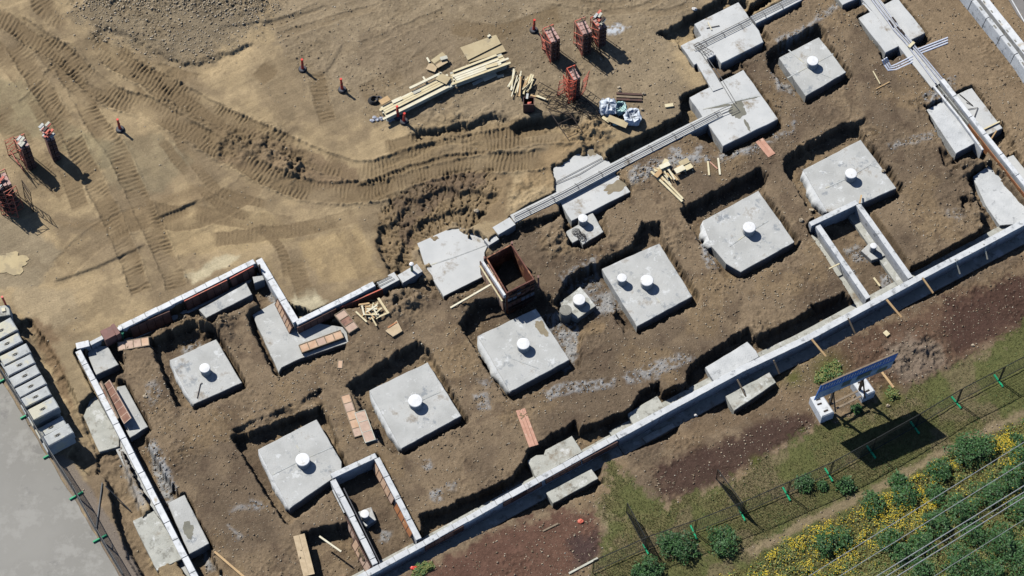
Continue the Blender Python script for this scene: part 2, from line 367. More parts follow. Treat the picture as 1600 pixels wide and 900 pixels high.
def paint(w_, c, var=.0, n=None):
    global C
    k = (w_ * 1.0)[:, None]; col = c[None, :]
    if n is not None: col = col * (1 + var * n)[:, None]
    C = C * (1 - k) + col * k
# --- base colours
C[:] = L3(172, 151, 117)
paint(sstep((fbm(gx, gy, .35, 5, 5) + .12) * 2.6), L3(144, 126, 99))
paint(sstep((fbm(gx, gy, 1.1, 6, 5) - .08) * 3) * .5, L3(178, 156, 120))
T_SMOOTH = np.ones(gx.shape)                                   # 1 = graded smooth, 0 = rough
INT = [(128, 548), (186, 516), (405, 408), (465, 508), (640, 425), (765, 375), (960, 262), (1130, 180), (1092, 100), (1240, 0), (1260, -200), (1900, -200), (1900, 1100), (250, 1100), (308, 905)]
interior = mask(INT, 3, 0)
SOUTH = [(560, 905), (1600, 350), (1900, 200), (1900, 1100), (400, 1100)]
GR = [(108, 20), (180, -60), (430, -60), (425, 8), (402, 45), (345, 78), (288, 95), (225, 72), (150, 60)]
g1 = mask(GR, 40, 20); paint(g1 * .85, L3(132, 119, 98)); T_SMOOTH *= 1 - g1
BR = [(425, -60), (1120, -60), (1100, 0), (1045, 50), (1062, 110), (1080, 172), (1000, 205), (930, 190), (800, 190), (700, 185), (640, 202), (580, 190), (500, 170), (470, 120), (440, 85), (425, 40)]
g2 = mask(BR, 24, 10); paint(g2 * .85, L3(147, 131, 107)); T_SMOOTH *= 1 - g2 * .55
for pl, c, k in [([(330, 188), (400, 205), (470, 232), (560, 262), (560, 295), (480, 292), (400, 268), (340, 250)], (132, 112, 88), .85),
               ([(-60, 110), (40, 130), (100, 190), (175, 225), (178, 262), (140, 262), (60, 215), (-60, 200)], (148, 136, 106), .7),
               ([(150, 225), (250, 205), (300, 250), (250, 300), (170, 290)], (140, 128, 102), .6), ([(560, 50), (700, 30), (880, 50), (920, 130), (790, 90), (640, 130), (560, 100)], (134, 118, 96), .6), ([(230, 345), (330, 320), (420, 335), (470, 370), (380, 392), (260, 400)], (180, 157, 118), .6), ([(470, 380), (560, 350), (600, 430), (500, 445)], (178, 154, 114), .6), ([(380, 330), (430, 345), (440, 372), (395, 365)], (148, 130, 100), .5),
               ([(395, 60), (480, 100), (560, 150), (600, 195), (520, 200), (440, 170), (380, 120)], (150, 132, 104), .6),
               ([(-60, 330), (45, 345), (95, 395), (60, 450), (-60, 455)], (148, 134, 110), .8),
               ([(60, 345), (170, 360), (260, 350), (340, 300), (300, 290), (160, 345)], (150, 128, 96), .5),
               ([(20, 445), (118, 455), (130, 500), (60, 520), (20, 480)], (170, 152, 122), .7),
               ([(45, 500), (75, 505), (110, 560), (130, 600), (110, 640), (70, 560)], (128, 106, 82), .8),
               ([(82, 540), (130, 525), (160, 512), (165, 525), (125, 545), (135, 600), (165, 625), (150, 650), (118, 640), (100, 580)], (160, 142, 112), .9),
               ([(290, 430), (340, 402), (372, 400), (362, 412), (300, 445)], (206, 192, 158), .9),
               ([(455, 470), (480, 450), (508, 470), (500, 490), (468, 505)], (204, 192, 160), .9),
               ([(860, 225), (930, 180), (960, 220), (870, 290), (800, 300)], (158, 134, 100), .7),
               ([(590, 330), (640, 290), (712, 268), (760, 262), (800, 280), (790, 340), (740, 350), (650, 380), (660, 430), (600, 432), (582, 380)], (138, 118, 90), .9),
               ([(612, 315), (650, 285), (720, 266), (758, 268), (756, 290), (690, 310), (640, 350), (650, 392), (632, 380)], (116, 98, 80), .8),
               ([(140, 700), (190, 695), (215, 770), (240, 905), (180, 905), (130, 790)], (132, 114, 92), .85), ([(185, 700), (205, 700), (232, 780), (225, 800), (205, 770)], (168, 160, 148), .6)]:
    paint(mask(pl, 10, 7) * k, L3(*c))
# interior and southern soil
paint(interior, L3(134, 116, 93)); paint(interior * sstep((fbm(gx, gy, .3, 8, 4) + .12) * 3) * .8, L3(108, 93, 76))
paint(interior * sstep((N1 - .1) * 4) * .5, L3(140, 119, 90)); paint(interior * sstep((fbm(gx, gy, 1.3, 18, 5) - .12) * 4) * .5, L3(92, 77, 63))
T_SMOOTH *= 1 - interior * .8
RIGHTS = [(1380, -60), (1900, -60), (1900, 300), (1620, 300), (1560, 210), (1480, 120), (1440, 60)]
paint(mask(RIGHTS, 20, 8) * .7, L3(146, 126, 100))
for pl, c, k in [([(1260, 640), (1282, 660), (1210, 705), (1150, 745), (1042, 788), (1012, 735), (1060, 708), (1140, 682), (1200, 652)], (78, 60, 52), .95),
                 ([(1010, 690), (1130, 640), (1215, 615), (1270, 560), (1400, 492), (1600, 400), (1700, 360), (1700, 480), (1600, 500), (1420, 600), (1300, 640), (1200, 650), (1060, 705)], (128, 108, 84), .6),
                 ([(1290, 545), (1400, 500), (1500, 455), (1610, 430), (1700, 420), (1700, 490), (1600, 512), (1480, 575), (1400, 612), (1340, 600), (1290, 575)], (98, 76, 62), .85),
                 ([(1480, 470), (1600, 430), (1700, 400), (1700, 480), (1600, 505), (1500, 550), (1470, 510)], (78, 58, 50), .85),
                 ([(1385, 545), (1420, 525), (1470, 540), (1480, 570), (1420, 600), (1390, 580)], (138, 124, 108), .7),
                 ([(600, 925), (760, 835), (880, 795), (938, 800), (940, 862), (890, 895), (860, 960), (600, 960)], (104, 76, 64), .9),
                 ([(890, 845), (935, 830), (938, 868), (900, 890)], (74, 60, 58), .8),
                 ([(935, 790), (975, 785), (985, 840), (950, 860)], (168, 152, 122), .8)]:
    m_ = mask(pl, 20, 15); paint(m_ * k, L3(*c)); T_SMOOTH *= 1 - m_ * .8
GRASS = [(945, 800), (950, 720), (1040, 790), (1150, 748), (1215, 706), (1285, 662), (1400, 618), (1425, 603), (1490, 575), (1600, 510), (1760, 430), (1900, 400), (1900, 1100), (820, 1100), (940, 868)]
grass = mask(GRASS, 16, 20); paint(grass * .93, L3(101, 104, 62)); paint(grass * sstep((N1 + .05) * 3) * .6, L3(126, 117, 82)); paint(grass * sstep((N2 - .1) * 4) * .4, L3(80, 86, 50)); paint(grass * sstep((fbm(gx, gy, .7, 610, 5) - .16) * 5) * .7, L3(128, 114, 88))
DENSE = [(1130, 905), (1250, 835), (1400, 765), (1500, 700), (1610, 655), (1900, 500), (1900, 1100), (1000, 1100)]
dense = mask(DENSE, 14, 10); paint(dense * .9, L3(100, 96, 56)); paint(dense * sstep((N2) * 3) * .6, L3(74, 76, 42)); paint(dense * sstep((N1) * 4) * .4, L3(126, 112, 72))
PATH = [(1160, 862), (1250, 814), (1400, 742), (1500, 684), (1610, 635), (1700, 593), (1700, 608), (1610, 650), (1500, 698), (1400, 757), (1250, 828), (1180, 870)]
path = mask(PATH, 10, 8); paint(path * .75, L3(150, 132, 106))
for cx_, cy_, r_ in [(1295, 578, 26), (1240, 590, 14), (1390, 620, 18), (1180, 720, 8)]:
    paint(np.exp(-((U - cx_) ** 2 + (V - cy_) ** 2) / r_ ** 2) * .8, L3(92, 96, 46))
grassy = np.clip(grass - path * .7, 0, 1); T_SMOOTH *= 1 - grassy * .7
# --- mottling and roughness
rough = 1 - T_SMOOTH
ax = gx * .87 + gy * .5; ay = -gx * .5 + gy * .87
STK = fbm(ax * .16, ay, 1.9, 500, 4, .6); STK2 = fbm(ax * .12 + ay * .05, ay, 5.5, 520, 3, .6)
bx_ = gx * .62 - gy * .78; by_ = gx * .78 + gy * .62
STK3 = fbm(bx_ * .14, by_, 2.4, 540, 4, .6)
grd = (1 - interior) * (1 - grassy)
C *= (1 + grd * (.16 * STK + .10 * STK2 + .13 * STK3))[:, None]
H += grd * (STK * .020 + STK2 * .010 + STK3 * .014)
dk = grd * sstep((fbm(gx, gy, .8, 560, 5, .6) - .12) * 5) * .38
paint(dk, L3(128, 112, 88))
C *= (1 + .10 * N2 * (1 + rough) + .08 * N3 + .06 * NF * (1 + 2 * rough))[:, None]
patch = sstep((fbm(gx, gy, .45, 300, 3) + .1) * 3)
H += N1 * .05 * (.3 + rough) + N2 * .022 * (.25 + rough * (.45 + 1.0 * patch)) + N3 * .018 * (.2 + rough * (.5 + patch)) + NF * .006 * rough + np.maximum(NR - .6, 0) * .14 * rough * patch * (1 - grassy)
heap = sstep((26 - V + (U - 190) * .06) / 30)
H += g1 * ((np.maximum(NR - .1, 0) * .10 + fbm(gx, gy, 3.6, 140, 3) * .08) * heap + .12 * sstep((60 - V) / 60) + fbm(gx, gy, 6.0, 141, 3) * .016)
H += (1 - interior) * -.0
# bank below the gravel heap
def along(pts, idx=None, pad=60):
    """distance to a polyline and arclength, in photo px"""
    i = region(pts, pad); u, v = U[i], V[i]; bd = np.full(u.shape, 1e9); bs = np.zeros(u.shape); bt = np.zeros(u.shape); s0 = 0
    for k in range(len(pts) - 1):
        x0, y0 = pts[k]; x1, y1 = pts[k + 1]; ex, ey = x1 - x0, y1 - y0; L = math.hypot(ex, ey)
        t = np.clip(((u - x0) * ex + (v - y0) * ey) / L / L, 0, 1); d = np.hypot(u - x0 - t * ex, v - y0 - t * ey)
        sg = np.sign((u - x0) * ey - (v - y0) * ex); b = d < bd
        bd = np.where(b, d, bd); bs = np.where(b, s0 + t * L, bs); bt = np.where(b, d * sg, bt); s0 += L
    return i, bt, bs, s0
def spline(pts, n=8):
    o = []; P = [pts[0]] + list(pts) + [pts[-1]]
    for k in range(1, len(P) - 2):
        p0, p1, p2, p3 = P[k - 1], P[k], P[k + 1], P[k + 2]
        for j in range(n):
            t = j / n
            o.append(tuple(.5 * (2 * p1[a] + (p2[a] - p0[a]) * t + (2 * p0[a] - 5 * p1[a] + 4 * p2[a] - p3[a]) * t * t + (3 * p1[a] - p0[a] - 3 * p2[a] + p3[a]) * t ** 3) for a in (0, 1)))
    o.append(pts[-1]); return o
def track(pts, wd=12, amp=.035, dep=.05, period=6.2, dark=.78, slant=.14, berm=.04, col=(126, 108, 82), seed=0):
    i, t, s, Ls = along(spline(pts)); 
    j = N2[i] * 2.5; a = np.abs(t + j)
    ends = sstep(s / 12) * sstep((Ls - s) / 12)
    inside = (1 - sstep((a - wd * .5 - 1.5) / 3)) * ends
    hs = hash(seed) % 7; sl_ = slant * (1 if seed % 2 else -1)
    cl = np.sin(2 * np.pi * (s + sl_ * t + 1.5 * N1[i] + N2[i] * 3) / period)
    cl = np.clip(cl * 1.6, -1, 1) * np.clip(.55 + fbm(gx[i], gy[i], 1.7, 260 + seed, 3) * 1.6, 0, 1.1) * (.5 + .5 * sstep(np.abs(t) / 4 - .15))
    fade = np.clip(.72 + fbm(gx[i], gy[i], .6, 200 + seed, 3) * 1.7, .08, 1)
    H[i] += inside * (cl * amp * fade - dep) + np.exp(-((a - wd * .5 - 4) / 2.6) ** 2) * berm * ends * (.5 + fade * .5) * (1 + N3[i] * 1.6)
    C[i] = C[i] * (1 - (inside * dark * fade)[:, None]) + L3(*col)[None, :] * (inside * dark * fade)[:, None] * (1 + .05 * cl)[:, None]
TR = [([(20, 35), (60, 62), (100, 88), (140, 125), (178, 152), (230, 168), (285, 198), (335, 228), (385, 255), (440, 285), (500, 300), (560, 300), (620, 292)], 27, .04, .07),
      ([(-10, 20), (60, 70), (95, 110), (130, 142), (165, 155)], 20, .03, .04),
      ([(130, 62), (165, 82), (205, 108), (250, 130), (300, 158), (350, 185), (410, 212), (470, 238), (520, 258), (575, 268), (630, 252), (690, 235), (760, 222), (840, 208), (905, 206)], 27, .04, .07),
      ([(180, 75), (225, 100), (270, 112), (330, 130)], 14, .02, .03),
      ([(560, 306), (615, 283), (680, 262), (740, 253), (800, 254), (860, 246)], 24, .038, .06),
      ([(20, 65), (45, 105), (78, 160), (108, 205), (130, 250), (150, 290), (172, 335), (192, 380), (208, 420), (222, 462)], 25, .034, .05),
      ([(95, 92), (125, 145), (152, 195), (180, 232), (205, 285), (232, 345), (255, 395), (280, 455)], 26, .034, .05),
      ([(430, 98), (400, 130)], 20, .01, .01),
      ([(492, 108), (500, 145), (514, 195)], 20, .024, .025),
      ([(55, -20), (72, 15), (110, 40)], 26, .03, .03),
      ([(-20, 140), (18, 200), (60, 262), (110, 300)], 30, .022, .02),
      ([(250, 215), (280, 255), (320, 300), (360, 330), (420, 345)], 9, .018, .02),
      ([(272, 205), (300, 250), (345, 300), (420, 320)], 9, .018, .02),
      ([(400, 270), (380, 300), (300, 340), (235, 335)], 34, .010, .02),
      ([(235, 335), (190, 350), (140, 380), (92, 425)], 32, .014, .03),
      ([(210, 100), (260, 150), (320, 182)], 24, .026, .03),
      ([(400, 352), (440, 390), (450, 440)], 8, .016, .015)]
TR += [([(-20, 60), (30, 118), (70, 180), (100, 250), (128, 330)], 22, .016, .015), ([(160, 60), (240, 120), (330, 190), (395, 232)], 18, .016, .01), ([(200, 140), (260, 185), (320, 215), (380, 240)], 22, .02, .02),
       ([(330, 375), (420, 365), (500, 352), (560, 335)], 16, .010, .01), ([(300, 330), (380, 345), (450, 350), (500, 372)], 18, .010, .01), ([(460, 400), (470, 440), (480, 470)], 22, .012, .01), ([(530, 350), (560, 400), (575, 440)], 18, .008, .012),
       ([(600, 235), (680, 215), (760, 205), (860, 195)], 20, .022, .02), ([(700, 60), (640, 110), (560, 150)], 22, .008, .012), ([(880, 20), (780, 50), (700, 40)], 20, .008, .012)]
for k, (p, wd, am, de) in enumerate(TR): track(p, wd, am, de, seed=k, berm=.08 if de > .05 else .045 if de > .035 else .012)
for p in [[(850, 10), (920, 18), (990, 15), (1040, -5)], [(860, -4), (930, 8), (985, 3)], [(1000, 20), (1050, 18), (1085, 0)], [(30, 170), (90, 90), (60, 40)], [(430, 60), (520, 30), (600, 8)], [(400, 48), (500, 10)], [(560, 75), (640, 40), (700, 15)]]:
    track(p, 5, .004, .035, berm=.02, dark=.3)
# scraped ledges (a step down to the south-east of each line)
def ledge(pts, drop, wd=2.5, run=60, side=1, rag=3, back=.0):
    i, t, s, Ls = along(spline(pts), pad=run + 20); t = t * side + N2[i] * rag + N3[i] * rag * .6
    e = sstep(s / 15) * sstep((Ls - s) / 15)
    H[i] += e * (-drop * sstep((t) / wd) * (1 - sstep((t - 4) / run)) + back * np.exp(-((t + 4) / 4) ** 2))
ledge([(640, 205), (690, 200), (745, 188), (770, 178), (800, 190)], .35, 5, 20, -1, 6, .10)
ledge([(795, 196), (830, 186), (880, 182), (912, 178)], .55, 4, 26, -1, 5, .12)
ledge([(150, 32), (200, 50), (240, 72), (290, 92), (345, 82), (400, 60)], .22, 8, 40, -1, 5)
ledge([(80, 440), (150, 415), (230, 378)], .10, 3, 20, -1, 1.5)
ledge([(240, 340), (285, 322), (315, 308)], .13, 3, 20, -1, 1.5)
ledge([(340, 40), (420, 30), (520, 5)], .08, 4, 20, -1, 3)
ledge([(480, 78), (482, 110), (505, 112), (540, 60)], .06, 4, 14, -1, 3)
ledge([(590, 265), (640, 250), (680, 232), (720, 226), (760, 236)], .10, 4, 14, 1, 3)
# --- excavations
DIG = np.zeros(gx.shape)
def dig(poly, z=Z0, wall=5, rag=4, extra=0):
    i = region(poly, 20); d = sdist(poly, i) + N2[i] * rag + N3[i] * rag * .7 + NR[i] * rag * .25
    k = sstep((2.5 - d) / wall) ; fl = z + N2[i] * .05 + N3[i] * .03
    toe = .10 * np.exp(-np.clip(-d - wall, 0, 60) / 7.0) * np.clip(.8 + N2[i] * 2, 0, 2)
    H[i] = H[i] * (1 - k) + np.minimum(H[i], fl + toe) * k
    DIG[i] = np.maximum(DIG[i], k)
PITS = [
 [(233, 532), (300, 503), (335, 512), (386, 600), (365, 612), (300, 634), (276, 634)],
 [(384, 492), (430, 470), (545, 500), (538, 545), (470, 570), (436, 590), (428, 585)],
 [(362, 682), (500, 634), (512, 650), (545, 735), (500, 780), (452, 818), (444, 815)],
 [(543, 602), (556, 590), (652, 532), (670, 545), (732, 658), (625, 708), (600, 698)],
 [(718, 505), (745, 470), (845, 455), (915, 490), (905, 575), (803, 626), (792, 622)],
 [(885, 435), (935, 410), (985, 385), (1003, 348), (1030, 345), (1036, 372), (1094, 462), (1088, 476), (1000, 520), (985, 515), (962, 478), (940, 520), (900, 515), (850, 500)],
 [(1064, 325), (1085, 316), (1188, 262), (1199, 275), (1193, 296), (1252, 380), (1245, 392), (1168, 434), (1135, 432), (1072, 345)],
 [(1226, 246), (1245, 232), (1312, 196), (1340, 190), (1358, 222), (1412, 290), (1402, 308), (1345, 340), (1280, 348), (1228, 268)],
 [(1200, 82), (1212, 72), (1278, 38), (1290, 44), (1296, 66), (1332, 118), (1324, 130), (1265, 162), (1222, 135), (1200, 100)],
 [(1062, 152), (1085, 140), (1160, 106), (1220, 188), (1222, 200), (1135, 242), (1070, 200)],
 [(1030, 52), (1128, -5), (1165, -2), (1205, 60), (1192, 74), (1132, 106), (1098, 104), (1065, 78), (1062, 68), (1045, 62)],
 [(945, 242), (960, 228), (1010, 206), (1082, 170), (1086, 190), (1075, 208), (962, 262)],
 [(655, 803), (690, 795), (745, 770), (803, 745), (815, 722), (828, 700), (898, 657), (906, 670), (985, 640), (1002, 610), (1030, 597), (1035, 612), (1072, 598), (1078, 572), (1105, 550), (1170, 512), (1182, 525), (1200, 520), (1318, 457), (1345, 475), (1250, 535), (1150, 590), (960, 692), (800, 780), (665, 852)],
 [(1425, 418), (1520, 376), (1538, 352), (1520, 300), (1512, 275), (1540, 250), (1600, 320), (1600, 345), (1510, 398), (1440, 432)],
 [(590, 890), (665, 852), (800, 780), (964, 690), (1158, 588), (1260, 535), (1425, 445), (1600, 352), (1900, 200), (1900, 260), (1605, 392), (1560, 408), (1480, 452), (1400, 486), (1300, 538), (1245, 572), (1222, 592), (1216, 614), (1160, 648), (1130, 642), (1100, 645), (1062, 662), (1054, 682), (992, 702), (942, 722), (938, 745), (930, 768), (858, 790), (800, 808), (670, 872), (598, 908), (520, 950), (480, 950)],
 [(128, 552), (188, 522), (405, 415), (462, 512), (600, 445), (612, 462), (560, 478), (520, 492), (470, 540), (400, 470), (392, 462), (320, 495), (295, 492), (245, 515), (190, 545), (192, 580), (178, 590), (200, 600), (235, 665), (225, 680), (245, 720), (280, 775), (330, 860), (350, 920), (300, 920), (180, 680)],
 [(150, 705), (175, 690), (184, 700), (210, 770), (230, 830), (250, 905), (220, 905), (200, 870), (178, 800), (165, 745), (148, 738)],
 [(120, 640), (140, 618), (160, 610), (200, 690), (180, 710), (150, 712)],
 [(600, 450), (650, 420), (700, 370), (770, 385), (790, 400), (765, 445), (700, 468), (660, 462), (640, 450)],
 [(640, 300), (720, 275), (755, 285), (770, 330), (780, 350), (765, 375), (700, 400), (650, 395), (640, 350)],
 [(770, 390), (865, 345), (880, 330), (800, 352), (765, 375)],
 [(865, 300), (950, 268), (985, 290), (985, 305), (945, 330), (945, 370), (920, 388), (890, 385), (880, 340)],
 [(1268, 352), (1340, 318), (1425, 436), (1355, 472)], [(1262, 352), (1278, 348), (1358, 470), (1335, 470), (1320, 440)],
 [(520, 746), (587, 712), (655, 842), (590, 880)], [(512, 750), (522, 745), (590, 882), (560, 880), (548, 850)],
 [(470, 830), (545, 815), (560, 860), (575, 890), (520, 905), (480, 905)],
 [(1445, 165), (1530, 205), (1545, 235), (1540, 250), (1495, 248), (1480, 235)], [(1500, 150), (1520, 138), (1575, 205), (1590, 230), (1570, 240)],
 [(1375, 82), (1390, 84), (1412, 74), (1418, 80), (1395, 92), (1380, 92)], [(1422, 62), (1448, 50), (1456, 60), (1430, 74)],
 [(24, 515), (93, 650), (118, 693), (108, 714), (140, 742), (178, 735), (190, 705), (152, 700), (136, 665), (112, 612), (88, 558), (48, 500), (30, 498)], [(196, 688), (214, 690), (345, 905), (318, 915)],
 [(1140, 100), (1160, 98), (1168, 104), (1145, 112)], [(1168, 20), (1210, 0), (1200, -10), (1165, 12)],
 [(1180, 30), (1250, 0), (1256, 8), (1190, 40)],
]
DEP = {9: -.85, 10: -.7, 15: -.9, 16: -.75, 17: -.55, 18: -.75, 19: -.35, 20: -.6, 25: -.35, 27: -.8, 28: -.6, 29: -.6, 30: -.5, 31: -.45, 32: -.55, 33: -.45, 34: -1.35, 35: -.85}
DSK = {25, 19}
for k, p in enumerate(PITS):
    if k in DSK: continue
    dig(p, DEP.get(k, Z0), 4 if k not in (19,) else 26, 3.2 if k not in (14, 22, 24, 23) else 2)
# small collapsed notches
for p, z in [([(958, 490), (972, 486), (986, 510), (975, 520)], -.5), ([(1340, 190), (1352, 185), (1375, 215), (1365, 222)], -.3), ([(1268, 478), (1290, 470), (1320, 462), (1330, 470), (1300, 488)], -.7),
             ([(1468, 232), (1492, 240), (1500, 262), (1478, 262)], -.45), ([(1505, 308), (1522, 312), (1520, 325), (1506, 322)], -.35), ([(735, 380), (760, 372), (770, 385), (745, 400)], -.6),
             ([(365, 672), (400, 655), (440, 640), (500, 610), (502, 632), (440, 650), (380, 680)], -.25)]: dig(p, z, 4, 3)
# bucket-tooth benches in the dug bank
i = region([(585, 262), (800, 262), (800, 440), (585, 440)], 0)
wt = mask([(592, 325), (640, 288), (712, 266), (770, 262), (785, 300), (740, 350), (660, 385), (665, 428), (610, 430), (590, 380)], 8, 4)[i]
qx = (U[i] - 600) * .88 + (V[i] - 300) * -.47; qy = (U[i] - 600) * .47 + (V[i] - 300) * .88
dist_c = np.hypot((U[i] - 720) / 1.25, V[i] - 405) + N2[i] * 7 + N1[i] * 8
q_ = np.clip(dist_c / 118, 0, 1.0) * 4.2; st = (np.floor(q_) + sstep((q_ % 1 - .74) * 4)) / 4.2
ang_ = (np.arctan2(V[i] - 405, U[i] - 720) * 8 + N2[i] * 1.2 + np.floor(q_) * .37) % 1
H[i] += wt * (-1.05 * (1 - np.clip(st, 0, 1)) - .02 - .20 * np.exp(-((ang_ - .5) / .09) ** 2) * sstep((q_ - .6) / .8) + N3[i] * .04 + N2[i] * .04 + np.maximum(NR[i] - .55, 0) * .10)
rg = mask([(640, 385), (712, 343), (780, 368), (768, 396), (735, 372), (712, 372), (668, 394), (692, 432), (655, 432)], 10, 8)
H = H * (1 - rg) + np.maximum(H, -.40 + fbm(gx, gy, 1.2, 620, 4) * .16) * rg; paint(rg * .5, L3(168, 150, 122))
# heaped clods
for cx_, cy_, r_, a_ in [(335, 505, 30, .25), (300, 500, 20, .15), (1490, 205, 22, .12), (1530, 320, 26, .16), (1500, 260, 24, .15), (930, 205, 24, .16), (905, 215, 30, .14), (820, 300, 36, .10), (700, 195, 40, .1), (870, 380, 26, .22), (610, 470, 30, .12), (640, 470, 30, .14), (1440, 160, 22, .1), (1040, 370, 22, .06), (950, 390, 22, .10), (720, 470, 16, .15), (180, 700, 20, .1), (270, 700, 20, .1), (455, 262, 22, .14), (420, 225, 30, .16), (370, 225, 26, .12), (460, 255, 24, .16), (350, 235, 22, .1), (1180, 520, 30, .08), (1400, 560, 30, .14), (1450, 545, 30, .12)]:
    e = np.exp(-((U - cx_) ** 2 + (V - cy_) ** 2) / r_ ** 2); H += e * a_ * (.35 + N2 * 2.2 + np.maximum(NR - .1, 0) * .9)
# --- spilled concrete crumbs
SPILL = [([(225, 690), (245, 690), (262, 720), (275, 760), (262, 790), (240, 745)], .9), ([(842, 485), (880, 470), (905, 500), (905, 545), (885, 575), (862, 540)], .85), ([(915, 450), (965, 440), (965, 480), (930, 480)], .8),
         ([(870, 430), (930, 400), (945, 440), (900, 460)], .55), ([(850, 612), (870, 600), (965, 590), (960, 602), (880, 618), (856, 628)], .8), ([(970, 588), (1010, 570), (1060, 552), (1085, 560), (1030, 590), (980, 602)], .7),
         ([(1210, 62), (1260, 38), (1306, 2), (1312, 12), (1270, 40), (1220, 72)], .85), ([(1205, 115), (1240, 118), (1245, 145), (1215, 140)], .8), ([(1090, 370), (1115, 380), (1120, 415), (1105, 420)], .9),
         ([(1255, 250), (1272, 262), (1290, 300), (1300, 330), (1285, 325)], .8), ([(980, 265), (1000, 255), (1050, 245), (1085, 240), (1110, 245), (1108, 252), (1050, 262), (1000, 285), (985, 290)], .8),
         ([(1045, 232), (1065, 228), (1072, 250), (1055, 258), (1046, 245)], .8), ([(1075, 245), (1092, 228), (1102, 226), (1090, 250)], .8), ([(1110, 243), (1160, 232), (1185, 226), (1188, 234), (1130, 252)], .85), ([(1190, 222), (1235, 200), (1240, 180), (1246, 185), (1240, 206), (1200, 225)], .6),
         ([(670, 765), (690, 762), (690, 785), (672, 785)], .75), ([(658, 720), (672, 715), (678, 732), (664, 738)], .8), ([(698, 755), (712, 755), (712, 765), (698, 765)], .7),
         ([(280, 530), (305, 520), (320, 540), (300, 560), (285, 545)], .8), ([(335, 545), (352, 560), (340, 575)], .5), ([(225, 600), (245, 590), (252, 612), (235, 640)], .45), ([(360, 800), (405, 798), (400, 790), (370, 785)], .5),
         ([(300, 820), (325, 860), (335, 880), (320, 885)], .8), ([(355, 820), (385, 838), (372, 845)], .6), ([(390, 780), (418, 790), (402, 798)], .8), ([(1322, 378), (1345, 372), (1360, 395), (1340, 400)], .8), ([(1375, 420), (1400, 412), (1398, 440), (1382, 445)], .85), ([(1330, 408), (1345, 420), (1342, 445), (1332, 435)], .7),
         ([(735, 615), (762, 612), (768, 640), (750, 640)], .7), ([(560, 640), (590, 680), (600, 690), (585, 690)], .6), ([(1440, 150), (1480, 130), (1485, 160), (1455, 172)], .75), ([(1475, 122), (1492, 120), (1490, 145), (1480, 145)], .8), ([(1385, 225), (1440, 210), (1460, 205), (1455, 218), (1400, 232)], .6),
         ([(745, 595), (770, 590), (760, 610)], .5), ([(1475, 325), (1510, 330), (1500, 345), (1480, 340)], .4), ([(592, 815), (612, 820), (605, 840), (590, 838)], .7), ([(975, 440), (950, 470), (960, 480), (980, 470)], .6), ([(845, 735), (800, 745), (770, 770), (790, 780), (850, 750)], .35),
         ([(948, 40), (975, 40), (975, 52), (945, 56)], .0), ([(180, 690), (205, 700), (215, 745), (228, 790), (215, 790)], .6), ([(1060, 600), (1110, 585), (1130, 600), (1080, 630)], .5), ([(430, 480), (415, 450), (430, 440), (440, 470)], .7), ([(300, 340), (340, 330)], 0)]
for pl, k in SPILL:
    if k == 0 or len(pl) < 3: continue
    m_ = mask(pl, 7, 9); g_ = np.clip(m_ * (.5 + N3 * 1.8 + N2 * 1.6 + NR * .35), 0, 1) * k
    paint(g_, L3(166, 166, 164)); H += m_ * (np.maximum(NR, -.2) * .035 + N3 * .035 + N2 * .03) * k
m_ = mask([(942, 42), (958, 37), (985, 42), (970, 52), (950, 56)], 6, 5); paint(m_ * np.clip(.7 + N3 * 2, 0, 1), L3(196, 200, 204))
# no soil stands above the concrete
def UV(x, y):
    r = Vector((x, y, 0)) - CAM; d = r.dot(FWD); return (800 + FPX * r.dot(RIGHT) / d, 450 - FPX * r.dot(UP) / d)
for px, zt in [(p[0], p[1]) for p in PADS] + [(p[0], p[1]) for p in OP]:
    pl = [UV(W(x, y, zt).x, W(x, y, zt).y) for x, y in px]; i = region(pl, 14); d = sdist(pl, i) + N2[i] * 3
    soft = px[0] in ((652, 380), (865, 262), (207, 814), (1520, 276))
    if soft: d = d + 4 + np.maximum(fbm(gx[i], gy[i], 1.2, 600, 4) * 18, -4) * (V[i] < (410 if px[0][0] < 700 else 275) if px[0][1] < 400 else 1)
    k = sstep((3.5 - d) / 4.5); H[i] = np.where(H[i] > zt - .1, H[i] * (1 - k) + (zt - .12) * k, H[i])
    if zt >= -.36 and not soft:
        i = region(pl, 26); d = np.minimum(sdist(pl, i) - 1.0, sdist([(x + 5, y + 8) for x, y in pl], i) - 1.5) + N2[i] * 2.4 + N3[i] * 2
        k = sstep((2.5 - d) / 3.0); fl = Z0 + N2[i] * .05; H[i] = H[i] * (1 - k) + np.minimum(H[i], fl) * k
def clear_line(px, zt, half, zmax):
    pl = [UV(W(x, y, zt).x, W(x, y, zt).y) for x, y in px]; i, t_, s_, L_ = along(pl, pad=50)
    k = sstep((half - np.abs(t_) + N2[i] * 2) / 3); H[i] = np.where(H[i] > zmax, H[i] * (1 - k) + (zmax - .03) * k, H[i])
